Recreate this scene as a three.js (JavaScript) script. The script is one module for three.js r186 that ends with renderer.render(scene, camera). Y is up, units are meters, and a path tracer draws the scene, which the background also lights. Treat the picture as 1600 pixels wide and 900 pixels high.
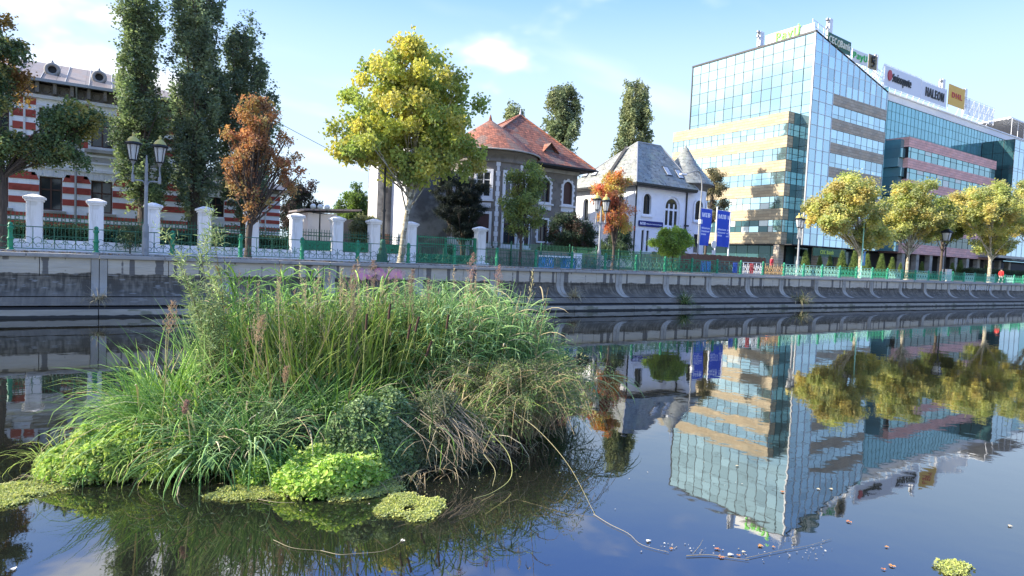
import * as THREE from 'three';
import { mergeGeometries, toCreasedNormals } from 'three/addons/utils/BufferGeometryUtils.js';
import { RoundedBoxGeometry } from 'three/addons/geometries/RoundedBoxGeometry.js';
import { TextGeometry } from 'three/addons/geometries/TextGeometry.js';
import { FontLoader } from 'three/addons/loaders/FontLoader.js';
import { MarchingCubes } from 'three/addons/objects/MarchingCubes.js';

// ------------------------------------------------------------------ camera
const scene = new THREE.Scene();
const RAD = Math.PI / 180;
const camera = new THREE.PerspectiveCamera(49.33, 1600 / 900, 0.1, 4000);
camera.rotation.order = 'YXZ';
camera.position.set(0, 2.8, 0);
camera.rotation.set(-2.77 * RAD, -33.1 * RAD, 2.46 * RAD);

// ------------------------------------------------------------------ random + noise
function rng(seed) {
  let a = (seed * 2654435761) >>> 0;
  return () => { a = (a + 0x6D2B79F5) >>> 0; let t = a; t = Math.imul(t ^ (t >>> 15), t | 1); t ^= t + Math.imul(t ^ (t >>> 7), t | 61); return ((t ^ (t >>> 14)) >>> 0) / 4294967296; };
}
function hash(x, y, s) { let h = Math.imul(x, 374761393) ^ Math.imul(y, 668265263) ^ Math.imul(s, 1442695041); h = Math.imul(h ^ (h >>> 13), 1274126177); return ((h ^ (h >>> 16)) >>> 0) / 4294967296; }
function vnoise(x, y, px, py, s) {
  const xi = Math.floor(x), yi = Math.floor(y); let fx = x - xi, fy = y - yi;
  fx = fx * fx * (3 - 2 * fx); fy = fy * fy * (3 - 2 * fy);
  const m = (a, p) => ((a % p) + p) % p;
  const a = hash(m(xi, px), m(yi, py), s), b = hash(m(xi + 1, px), m(yi, py), s), c = hash(m(xi, px), m(yi + 1, py), s), d = hash(m(xi + 1, px), m(yi + 1, py), s);
  return a + (b - a) * fx + (c - a) * fy + (a - b - c + d) * fx * fy;
}
function fbm(u, v, px, py, s, oct = 5, gain = 0.5) { let t = 0, a = 1, n = 0; for (let i = 0; i < oct; i++) { t += a * vnoise(u * px, v * py, px, py, s + i); n += a; a *= gain; px *= 2; py *= 2; } return t / n; }
const smooth = (a, b, x) => { x = Math.min(1, Math.max(0, (x - a) / (b - a))); return x * x * (3 - 2 * x); };
const lerp = (a, b, t) => a + (b - a) * t;
const mix3 = (a, b, t) => [lerp(a[0], b[0], t), lerp(a[1], b[1], t), lerp(a[2], b[2], t)];

// ------------------------------------------------------------------ sky, sun, exposure
const SUN = new THREE.Vector3(-Math.cos(30 * RAD) * Math.cos(24 * RAD), Math.sin(30 * RAD), -Math.cos(30 * RAD) * Math.sin(24 * RAD));
{
  const W = 2048, H = 1024, d = new Float32Array(W * H * 4);
  const ns = (x, y, s, o) => { let t = 0, a = 1, n = 0; for (let i = 0; i < o; i++) { t += a * vnoise(x, y, 4096, 4096, s + i); n += a; a *= 0.52; x *= 2.03; y *= 2.03; } return t / n; };
  for (let j = 0; j < H; j++) {
    const th = ((j + 0.5) / H - 0.5) * Math.PI, y = Math.sin(th), c = Math.cos(th);
    for (let i = 0; i < W; i++) {
      const ph = ((i + 0.5) / W - 0.5) * 2 * Math.PI, x = Math.cos(ph) * c, z = Math.sin(ph) * c;
      const e = Math.max(0, y), k = 4 * (j * W + i);
      let col = mix3([0.54, 0.66, 0.76], [0.44, 0.575, 0.74], smooth(0.0, 0.13, e));
      col = mix3(col, [0.25, 0.425, 0.75], smooth(0.13, 0.46, e)); col = mix3(col, [0.10, 0.265, 0.86], smooth(0.27, 0.52, e)); col = mix3(col, [0.13, 0.27, 0.60], smooth(0.5, 1, e));
      const s = Math.max(0, x * SUN.x + y * SUN.y + z * SUN.z);
      const glow = 0.30 * Math.pow(s, 5) + 1.1 * Math.pow(s, 60);
      col = [col[0] + glow, col[1] + glow * 0.95, col[2] + glow * 0.85];
      if (y > 0) {
        const q = 1 / (y + 0.16), cx = x * q, cz = z * q;
        const big = ns(cx * 0.55 + 40.3, cz * 0.55 + 71.9, 11, 3), f = ns(cx * 1.9 + 20 + big, cz * 1.9 + 33, 5, 6);
        const sh = (x * SUN.x + z * SUN.z) / (c * 0.866 + 1e-6), t0 = 0.628 - 0.19 * sh;
        const m = smooth(t0, t0 + 0.15, f * 0.74 + big * 0.30) * smooth(0, 0.06, y) * 0.9;
        const wisp = smooth(0.5, 0.85, ns(cx * 0.9 + 9, cz * 3.1 + 14, 23, 5)) * 0.3;
        const lit = 0.62 + 0.3 * f + 0.45 * Math.pow(s, 4);
        col = mix3(col, [lit * 1.0, lit * 1.01, lit * 1.04], Math.min(1, m + wisp));
      } else col = mix3(col, [0.22, 0.23, 0.22], smooth(0, 0.06, -y));
      const A = 0.84; d[k] = col[0] * A; d[k + 1] = col[1] * A; d[k + 2] = col[2] * A; d[k + 3] = 1;
    }
  }
  const t = new THREE.DataTexture(d, W, H, THREE.RGBAFormat, THREE.FloatType);
  t.mapping = THREE.EquirectangularReflectionMapping; t.magFilter = THREE.LinearFilter; t.minFilter = THREE.LinearFilter; t.wrapS = THREE.RepeatWrapping; t.needsUpdate = true;
  scene.background = t; scene.environment = t;
}
const sun = new THREE.DirectionalLight(new THREE.Color(1, 0.92, 0.80), 5);
sun.position.copy(SUN).multiplyScalar(200).add(new THREE.Vector3(45, 0, -30)); sun.target.position.set(45, 0, -30);
sun.castShadow = true; sun.shadow.mapSize.set(4096, 4096);
Object.assign(sun.shadow.camera, { left: -130, right: 130, top: 90, bottom: -90, near: 1, far: 500 });
scene.add(sun, sun.target);
const renderer = new THREE.WebGLRenderer({ antialias: true });
renderer.toneMapping = THREE.LinearToneMapping; renderer.toneMappingExposure = 2.3;
renderer.shadowMap.enabled = true; renderer.shadowMap.type = THREE.PCFSoftShadowMap;
renderer.setSize(1024, 576);

// ------------------------------------------------------------------ bookkeeping
const taken = {};
function numbered(n) { const k = taken[n] = (taken[n] ?? -1) + 1; return k ? `${n}_${String(k).padStart(3, '0')}` : n; }
function tag(o, label, category, group) { o.userData.label = label; if (category) o.userData.category = category; if (group) o.userData.group = group; return o; }
function thing(name, label, category, pos = [0, 0, 0], turn = 0, group) {
  const o = new THREE.Group(); o.name = numbered(name); o.position.set(...pos); o.rotation.y = turn; scene.add(o);
  return tag(o, label, category, group);
}
function struct(name, geo, mat, label) { const m = new THREE.Mesh(boxUV(geo), mat); m.name = numbered(name); m.userData.kind = 'structure'; if (label) m.userData.label = label; scene.add(m); return m; }
function part(parent, name, geo, mat, uv = true) { if (Array.isArray(geo)) geo = merge(geo); const m = new THREE.Mesh(uv ? boxUV(geo) : geo, mat); m.name = name; parent.add(m); return m; }
function solo(name, label, category, geo, mat, pos = [0, 0, 0], turn = 0, group) { if (Array.isArray(geo)) geo = merge(geo); const m = new THREE.Mesh(boxUV(geo), mat); m.name = numbered(name); m.position.set(...pos); m.rotation.y = turn; scene.add(m); return tag(m, label, category, group); }
function copyOf(o, pos, turn, label, group) { const c = o.clone(); c.name = numbered(o.name.replace(/_\d{3}$/, '')); c.position.set(...pos); c.rotation.y = turn; c.userData = { ...o.userData }; if (label) c.userData.label = label; if (group) c.userData.group = group; scene.add(c); return c; }
const stuffed = (o) => { o.userData.kind = 'stuff'; return o; };

// ------------------------------------------------------------------ geometry helpers
const flat = (g) => { const n = g.index ? g.toNonIndexed() : g; for (const k of Object.keys(n.attributes)) if (!['position', 'normal', 'uv'].includes(k)) n.deleteAttribute(k); n.clearGroups?.(); return n; };
function merge(list) { return list.length === 1 ? list[0] : mergeGeometries(list.map(flat)); }
function boxUV(g) {                       // uv in metres, projected along each face's own axis
  if (g.userData.uvDone) return g;
  if (g.index) { const n = g.toNonIndexed(); g = n; }
  const p = g.attributes.position, uv = new Float32Array(p.count * 2), a = new THREE.Vector3(), b = new THREE.Vector3(), c = new THREE.Vector3(), n = new THREE.Vector3();
  for (let i = 0; i < p.count; i += 3) {
    a.fromBufferAttribute(p, i); b.fromBufferAttribute(p, i + 1); c.fromBufferAttribute(p, i + 2);
    n.copy(b).sub(a).cross(c.clone().sub(a)); const x = Math.abs(n.x), y = Math.abs(n.y), z = Math.abs(n.z);
    for (let k = 0; k < 3; k++) { const v = [a, b, c][k]; const q = y > x * 1.3 && y > z * 1.3 ? [v.x, v.z] : x > z ? [v.z, v.y] : [v.x, v.y]; uv[2 * (i + k)] = q[0]; uv[2 * (i + k) + 1] = q[1]; }
  }
  g.setAttribute('uv', new THREE.BufferAttribute(uv, 2)); g.userData.uvDone = true; return g;
}
const box = (w, h, d, x = 0, y = 0, z = 0, ry = 0) => { const g = new THREE.BoxGeometry(w, h, d); if (ry) g.rotateY(ry); return g.translate(x, y, z); };
const span = (x0, x1, y0, y1, z0, z1) => box(x1 - x0, y1 - y0, z1 - z0, (x0 + x1) / 2, (y0 + y1) / 2, (z0 + z1) / 2);
const rbox = (w, h, d, x, y, z, r = 0.02) => new RoundedBoxGeometry(w, h, d, 1, r).translate(x, y, z);
const cyl = (r0, r1, h, x = 0, y = 0, z = 0, n = 12) => new THREE.CylinderGeometry(r1, r0, h, n).translate(x, y + h / 2, z);
const V = (x, y, z) => new THREE.Vector3(x, y, z);
const lathe = (pts, n = 12) => new THREE.LatheGeometry(pts.map((p) => new THREE.Vector2(p[0], p[1])), n);
function bar(a, b, r, n = 5) { const d = V(...b).sub(V(...a)), L = d.length(); const g = new THREE.CylinderGeometry(r, r, L, n); g.applyQuaternion(new THREE.Quaternion().setFromUnitVectors(V(0, 1, 0), d.normalize())); return g.translate((a[0] + b[0]) / 2, (a[1] + b[1]) / 2, (a[2] + b[2]) / 2); }
function tube(pts, r0, r1, seg = 8, rad = 5, wob = 0, rand = null) {      // tapered tube along a smooth line
  const cv = new THREE.CatmullRomCurve3(pts.map((p) => p.isVector3 ? p : V(...p))), fr = cv.computeFrenetFrames(seg, false), P = [], I = [], v = new THREE.Vector3();
  for (let i = 0; i <= seg; i++) {
    const t = i / seg, c = cv.getPointAt(t); const r = lerp(r0, r1, t);
    for (let j = 0; j < rad; j++) { const a = j / rad * 2 * Math.PI, q = r * (1 + (wob ? wob * (rand() - 0.5) : 0)); v.copy(c).addScaledVector(fr.normals[i], Math.cos(a) * q).addScaledVector(fr.binormals[i], Math.sin(a) * q); P.push(v.x, v.y, v.z); }
  }
  for (let i = 0; i < seg; i++) for (let j = 0; j < rad; j++) { const a = i * rad + j, b = i * rad + (j + 1) % rad, c = a + rad, d = b + rad; I.push(a, b, c, b, d, c); }
  const g = new THREE.BufferGeometry(); g.setAttribute('position', new THREE.Float32BufferAttribute(P, 3)); g.setAttribute('uv', new THREE.Float32BufferAttribute(new Float32Array(P.length / 3 * 2), 2)); g.setIndex(I); g.computeVertexNormals(); return g;
}
function poly(faces) {                    // planar faces given as loops of points, fan-triangulated
  const P = []; for (const f of faces) for (let i = 1; i < f.length - 1; i++) P.push(...f[0], ...f[i], ...f[i + 1]);
  const g = new THREE.BufferGeometry(); g.setAttribute('position', new THREE.Float32BufferAttribute(P, 3)); g.setAttribute('uv', new THREE.Float32BufferAttribute(new Float32Array(P.length / 3 * 2), 2)); g.computeVertexNormals(); return g;
}
function facade(w, h, holes, depth) {     // a wall from 0..w, 0..h with real openings; front face at z = 0, thickness going back
  const s = new THREE.Shape(); s.moveTo(0, 0); s.lineTo(w, 0); s.lineTo(w, h); s.lineTo(0, h); s.closePath();
  for (const o of holes) s.holes.push(opening(o, new THREE.Path()));
  return new THREE.ExtrudeGeometry(s, { depth, bevelEnabled: false, curveSegments: 10 }).translate(0, 0, -depth);
}
function opening(o, p, grow = 0) {        // o = [x0, x1, y0, y1, arched]
  const [x0, x1, y0, y1, arch] = [o[0] - grow, o[1] + grow, o[2] - grow, o[3] + grow, o[4]], r = (x1 - x0) / 2;
  p.moveTo(x0, y0); p.lineTo(x1, y0);
  if (arch) { p.lineTo(x1, y1 - r); p.absarc(x0 + r, y1 - r, r, 0, Math.PI, false); p.lineTo(x0, y0); } else { p.lineTo(x1, y1); p.lineTo(x0, y1); p.lineTo(x0, y0); }
  return p;
}
function ring(o, grow, depth, z) { const s = opening(o, new THREE.Shape(), grow); s.holes.push(opening(o, new THREE.Path())); return new THREE.ExtrudeGeometry(s, { depth, bevelEnabled: false, curveSegments: 10 }).translate(0, 0, z); }
function sheet(o, depth, z, grow = 0) { return new THREE.ExtrudeGeometry(opening(o, new THREE.Shape(), grow), { depth, bevelEnabled: false, curveSegments: 10 }).translate(0, 0, z); }
// a window: frame mesh with its pane as a child; o in the wall's own x and y
function windowIn(parent, o, fm, gm, { nx = 2, rows = [0.62], z = -0.16, bar: b = 0.06, surround, sm, sgrow = 0.16, sdepth = 0.06, sill, name = 'window' } = {}) {
  const [x0, x1, y0, y1, arch] = o, g = [];
  const inner = [x0 + b, x1 - b, y0 + b, y1 - b, arch];
  const s = opening(o, new THREE.Shape()); s.holes.push(opening(inner, new THREE.Path()));
  g.push(new THREE.ExtrudeGeometry(s, { depth: 0.09, bevelEnabled: false, curveSegments: 10 }).translate(0, 0, z));
  for (let k = 1; k < nx; k++) { const x = lerp(x0, x1, k / nx); g.push(span(x - b / 2, x + b / 2, y0 + b, (arch && nx !== 2 ? y1 - (x1 - x0) / 4 : y1) - b, z + 0.012, z + 0.082)); }
  for (const r of rows) { const y = lerp(y0, y1, r); g.push(span(x0 + b, x1 - b, y - b / 2, y + b / 2, z + 0.008, z + 0.078)); }
  const f = part(parent, name, g, fm);
  part(f, 'pane', sheet(inner, 0.02, z + 0.02), gm);
  if (surround) part(parent, 'window_surround', ring(o, sgrow, sdepth, 0.002), sm);
  if (sill) part(parent, 'window_sill', span(x0 - 0.22, x1 + 0.22, y0 - 0.16 - (surround ? sgrow : 0), y0 - (surround ? sgrow : 0), -0.02, 0.16), sm);
  return f;
}

// ------------------------------------------------------------------ textures and materials
function tex(w, h, f, rx, ry, srgb = true) {
  const d = new Uint8Array(w * h * 4);
  for (let j = 0; j < h; j++) for (let i = 0; i < w; i++) { const c = f((i + 0.5) / w, (j + 0.5) / h), k = 4 * (j * w + i); for (let q = 0; q < 3; q++) { const x = Math.min(1, Math.max(0, Array.isArray(c) ? c[q] : c)); d[k + q] = 255 * (srgb ? Math.pow(x, 1 / 2.2) : x); } d[k + 3] = 255; }
  const t = new THREE.DataTexture(d, w, h); t.wrapS = t.wrapT = THREE.RepeatWrapping; t.magFilter = THREE.LinearFilter; t.minFilter = THREE.LinearMipmapLinearFilter; t.generateMipmaps = true; if (srgb) t.colorSpace = THREE.SRGBColorSpace; t.repeat.set(1 / rx, 1 / ry); t.needsUpdate = true; return t;
}
const lin = (r, g, b) => new THREE.Color().setRGB(r, g, b);
const std = (c, rough = 0.8, o = {}) => new THREE.MeshStandardMaterial({ color: Array.isArray(c) ? lin(...c) : c, roughness: rough, ...o });
const mottle = tex(512, 512, (u, v) => 0.72 + 0.34 * fbm(u, v, 5, 5, 3, 6) - 0.2 * smooth(0.58, 0.72, fbm(u, v, 9, 9, 40, 5)), 4, 4);
const faint = tex(512, 512, (u, v) => 0.90 + 0.14 * fbm(u, v, 5, 7, 5, 6) - 0.07 * smooth(0.6, 0.74, fbm(u, v, 16, 6, 42, 5)), 4.3, 4.3);
const paint = tex(256, 256, (u, v) => { const n = fbm(u, v, 6, 6, 231, 5); return mix3(mix3([0.75, 0.78, 0.75], [1.0, 1.0, 1.0], n), [0.55, 0.3, 0.16], smooth(0.68, 0.74, fbm(u, v, 14, 14, 235, 4))); }, 1.7, 1.7);
const grain = tex(256, 256, (u, v) => fbm(u, v, 24, 24, 8, 4), 0.8, 0.8, false);
const plaster = (c, rough = 0.9, o = {}) => std(c, rough, { map: c[0] > 0.6 ? faint : mottle, bumpMap: grain, bumpScale: 0.012, ...o });
const M = {
  white: plaster([0.88, 0.885, 0.9]), pillar: std([0.86, 0.865, 0.88], 0.85, { map: tex(512, 512, (u, v) => { const s = fbm(u, v, 26, 3, 221, 5), n = fbm(u, v, 7, 7, 225, 6); return mix3([1, 1, 1], [0.62, 0.6, 0.54], 0.35 * smooth(0.52, 0.75, s) + 0.35 * smooth(0.58, 0.74, n)); }, 2.3, 2.3), bumpMap: grain, bumpScale: 0.01 }), cream: plaster([0.74, 0.71, 0.64]),
  red: plaster([0.46, 0.085, 0.06]), greyWall: plaster([0.215, 0.19, 0.16]), darkPlinth: plaster([0.2, 0.19, 0.18]),
  stoneTrim: plaster([0.7, 0.69, 0.68]), concrete: plaster([0.42, 0.41, 0.38]), paleConcrete: plaster([0.42, 0.39, 0.33]),
  coping: plaster([0.40, 0.375, 0.33]), paving: plaster([0.43, 0.41, 0.38]), asphalt: plaster([0.09, 0.09, 0.092]), soil: plaster([0.03, 0.024, 0.016]),
  green: std([0.012, 0.25, 0.12], 0.45, { map: paint }), greenDark: std([0.02, 0.13, 0.07], 0.5, { map: paint }), greenBright: std([0.03, 0.36, 0.19], 0.45, { map: paint }),
  teal: std([0.05, 0.17, 0.13], 0.5), mint: std([0.3, 0.62, 0.48], 0.5), blue: std([0.03, 0.1, 0.42], 0.5), navy: std([0.02, 0.035, 0.14], 0.5),
  paintRed: std([0.55, 0.06, 0.07], 0.5), paintOrange: std([0.52, 0.33, 0.14], 0.5), paintWhite: std([0.75, 0.75, 0.72], 0.5), paintBlue: std([0.07, 0.3, 0.6], 0.5),
  steel: std([0.3, 0.31, 0.32], 0.45, { metalness: 0.5 }), pole: plaster([0.34, 0.35, 0.35], 0.5), whiteMetal: std([0.75, 0.76, 0.77], 0.5), darkMetal: std([0.02, 0.022, 0.024], 0.5, { metalness: 0.3 }),
  gold: std([0.5, 0.42, 0.12], 0.45, { metalness: 0.3 }), black: std([0.012, 0.012, 0.012], 0.5), dark: std([0.03, 0.03, 0.032], 0.8),
  woodDark: std([0.06, 0.022, 0.012], 0.6), woodBrown: plaster([0.13, 0.06, 0.04], 0.7), shutter: std([0.07, 0.03, 0.025], 0.6),
  glassDark: std([0.03, 0.035, 0.04], 0.06, { metalness: 0.0 }), blind: plaster([0.55, 0.6, 0.66], 0.8),
  frost: new THREE.MeshPhysicalMaterial({ color: lin(0.85, 0.86, 0.84), roughness: 0.55, transmission: 0.5, thickness: 0, side: THREE.DoubleSide }),
};
const courses = (w, h, nx, ny, base, vary, joint, seed, gx = 0.03, gy = 0.06, off = 0.5) => (u, v) => {     // staggered pieces too small to pick apart
  const r = Math.floor(v * ny), uu = u * nx + (r % 2) * off, c = Math.floor(uu) % nx, fx = uu - Math.floor(uu), fy = v * ny - r, t = hash(c, r, seed), n = fbm(u, v, 40, 40, seed, 3);
  return fx < gx || fy < gy ? joint : base.map((b, i) => b * (1 - vary + 2 * vary * t) * (0.8 + 0.4 * n) * (1 + (i - 1) * 0.1 * (hash(c, r, seed + 3) - 0.5)));
};
const bumpOf = (nx, ny, seed, gx, gy, off = 0.5) => (u, v) => { const r = Math.floor(v * ny), uu = u * nx + (r % 2) * off, fx = uu - Math.floor(uu), fy = v * ny - r; return (fx < gx || fy < gy ? 0 : 0.7 + 0.3 * hash(Math.floor(uu) % nx, r, seed)); };
M.travertine = std(0xffffff, 0.75, { map: tex(1024, 512, courses(0, 0, 8, 8, [0.42, 0.345, 0.22], 0.18, [0.19, 0.15, 0.1], 7, 0.012, 0.09, 0.37), 9.6, 3.7), bumpMap: tex(512, 256, bumpOf(8, 8, 7, 0.012, 0.09, 0.37), 9.6, 3.7, false), bumpScale: 0.02 });
M.pinkStone = std(0xffffff, 0.75, { map: tex(1024, 512, courses(0, 0, 8, 8, [0.74, 0.42, 0.37], 0.12, [0.36, 0.2, 0.17], 17, 0.012, 0.09, 0.37), 9.6, 3.6), bumpMap: tex(512, 256, bumpOf(8, 8, 17, 0.012, 0.09, 0.37), 9.6, 3.6, false), bumpScale: 0.02 });
M.brownStone = std(0xffffff, 0.75, { map: tex(1024, 512, courses(0, 0, 8, 8, [0.44, 0.37, 0.28], 0.14, [0.18, 0.15, 0.11], 27, 0.012, 0.09, 0.37), 9.6, 3.7) });
M.redTile = std(0xffffff, 0.85, { map: tex(1024, 1024, (u, v) => { const c = courses(0, 0, 24, 20, [0.33, 0.118, 0.066], 0.4, [0.10, 0.04, 0.03], 31, 0.05, 0.1)(u, v); const l = smooth(0.52, 0.7, fbm(u, v, 6, 6, 77, 5)); return mix3(c, [0.2, 0.16, 0.13], 0.7 * l); }, 5.5, 5), bumpMap: tex(512, 512, bumpOf(24, 20, 31, 0.06, 0.14), 5.5, 5, false), bumpScale: 0.05 });
M.slate = std(0xffffff, 0.55, { map: tex(1024, 1024, (u, v) => { const c = courses(0, 0, 14, 16, [0.25, 0.26, 0.235], 0.2, [0.14, 0.14, 0.13], 51, 0.03, 0.05)(u, v); const l = smooth(0.55, 0.75, fbm(u, v, 5, 9, 88, 5)), m = smooth(0.66, 0.7, fbm(u, v, 26, 40, 91, 3)); return mix3(mix3(c, [0.27, 0.3, 0.22], 0.6 * l), [0.05, 0.05, 0.05], 0.7 * m); }, 6, 6), bumpMap: tex(512, 512, bumpOf(14, 16, 51, 0.03, 0.06), 6, 6, false), bumpScale: 0.025 });
M.metalRoof = std(0xffffff, 0.5, { metalness: 0.25, map: tex(512, 512, (u, v) => { const c = courses(0, 0, 3, 5, [0.25, 0.215, 0.205], 0.14, [0.11, 0.1, 0.09], 61, 0.02, 0.03, 0)(u, v); return mix3(c, [0.3, 0.2, 0.15], 0.5 * smooth(0.52, 0.72, fbm(u, v, 8, 4, 19, 5))); }, 4, 3.5) });
M.bareRender = std(0xffffff, 0.95, { map: tex(512, 512, (u, v) => mix3([0.33, 0.31, 0.28], [0.12, 0.11, 0.1], smooth(0.42, 0.66, fbm(u, v, 5, 6, 101, 6)) * 0.8 + 0.2 * fbm(u, v, 30, 30, 104, 3)), 5, 5), bumpMap: grain, bumpScale: 0.04 });
M.brick = std(0xffffff, 0.9, { map: tex(512, 512, courses(0, 0, 8, 16, [0.34, 0.15, 0.09], 0.3, [0.3, 0.27, 0.24], 111, 0.06, 0.12), 2, 1.3) });
M.bark = std(0xffffff, 0.95, { map: tex(256, 512, (u, v) => { const n = fbm(u, v, 14, 4, 121, 5); return mix3([0.035, 0.025, 0.018], [0.13, 0.1, 0.075], n); }, 0.5, 1), bumpMap: tex(256, 512, (u, v) => fbm(u, v, 14, 4, 121, 5), 0.5, 1, false), bumpScale: 0.04 });
M.planeBark = std(0xffffff, 0.9, { map: tex(256, 256, (u, v) => mix3(mix3([0.30, 0.26, 0.18], [0.5, 0.47, 0.36], smooth(0.45, 0.55, fbm(u, v, 5, 5, 131, 4))), [0.16, 0.15, 0.1], smooth(0.6, 0.64, fbm(u, v, 6, 6, 135, 4))), 0.9, 0.9) });
// embankment: v runs from the water (0) to the coping (1), u in metres / 18
const wallTex = tex(2048, 512, (u, v) => {
  const n = fbm(u, v, 40, 10, 141, 6), big = fbm(u, v, 9, 3, 147, 5), st = fbm(u, v, 260, 5, 151, 4);
  const edge = 0.66 + 0.07 * (fbm(u, 0.3, 70, 1, 155, 5) - 0.5) + 0.06 * (fbm(u, 0.7, 12, 1, 157, 3) - 0.5);
  let c = mix3([0.46, 0.41, 0.325], [0.6, 0.54, 0.42], n); c = mix3(c, [0.5, 0.40, 0.28], 0.35 * smooth(0.5, 0.7, big) * smooth(0.85, 0.68, v));
  const drip = smooth(0.74, 0.77, fbm(u, 0.1, 60, 1, 163, 2) + 0.10 * fbm(u, v, 8, 9, 165, 3)); c = mix3(c, [0.09, 0.085, 0.08], 0.85 * drip);
  let dk = mix3([0.07, 0.059, 0.042], [0.2, 0.17, 0.125], smooth(0.35, 0.75, 0.55 * st + 0.45 * n));
  dk = mix3(dk, [0.3, 0.285, 0.25], 0.7 * smooth(0.62, 0.74, fbm(u, v, 60, 30, 171, 5)) * smooth(0.5, 0.62, big));
  dk = mix3(dk, [0.17, 0.15, 0.12], 0.6 * smooth(0.30, 0.12, v));
  c = mix3(dk, c, smooth(edge - 0.012, edge + 0.012, v)); return c;
}, 1, 1);
M.wall = std(0xffffff, 0.92, { map: wallTex, bumpMap: grain, bumpScale: 0.02 });
M.ledge = std(0xffffff, 0.85, { map: tex(1024, 512, (u, v) => { const n = fbm(u, v, 12, 8, 181, 6), e = 0.085 + 0.07 * (fbm(u, 0.2, 30, 1, 183, 5) - 0.5); let c = mix3([0.27, 0.25, 0.2], [0.44, 0.41, 0.34], n); c = mix3(c, [0.12, 0.13, 0.06], 0.6 * smooth(0.55, 0.7, fbm(u, v, 20, 6, 187, 5))); return mix3(c, [0.035, 0.034, 0.028], v < 0.45 ? smooth(e + 0.01, e - 0.01, v) : 1); }, 9, 1) });
// ------------------------------------------------------------------ setting
const GY = 2.25;
{
  const wb = tex(1024, 1024, (u, v) => 0.6 * fbm(u, v, 10, 10, 201, 4) + 0.4 * fbm(u, v, 3, 4, 207, 3), 7, 7, false);
  M.water = new THREE.MeshPhysicalMaterial({ color: lin(0.010, 0.011, 0.008), roughness: 0.012, ior: 2.33, clearcoat: 0.25, clearcoatRoughness: 0.01, bumpMap: wb, bumpScale: 0.0045 });
  const g = new THREE.PlaneGeometry(900, 28.1).rotateX(-Math.PI / 2).translate(60, 0, -13.05);
  struct('water', g, M.water);
  struct('far_ground', new THREE.PlaneGeometry(5000, 2500).rotateX(-Math.PI / 2).translate(60, GY - 0.006, -1279), M.asphalt);
  struct('promenade', new THREE.PlaneGeometry(900, 4.0).rotateX(-Math.PI / 2).translate(60, GY, -31.0), M.paving);
  const grassy = std(0xffffff, 0.95, { map: tex(256, 256, (u, v) => mix3([0.03, 0.05, 0.012], [0.09, 0.11, 0.03], fbm(u, v, 12, 12, 211, 5)), 3, 3) });
  struct('lawn', new THREE.PlaneGeometry(130, 9).rotateX(-Math.PI / 2).translate(120, GY + 0.004, -47.5), grassy);
  struct('garden_soil', new THREE.PlaneGeometry(60, 10).rotateX(-Math.PI / 2).translate(14, GY + 0.004, -38.6), grassy);
  struct('near_bank', span(-390, 510, -1, 0.9, 0.9, 40), M.paleConcrete);
  struct('water_bed', new THREE.PlaneGeometry(900, 28).rotateX(-Math.PI / 2).translate(60, -2.2, -13.05), M.soil);
}
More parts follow.
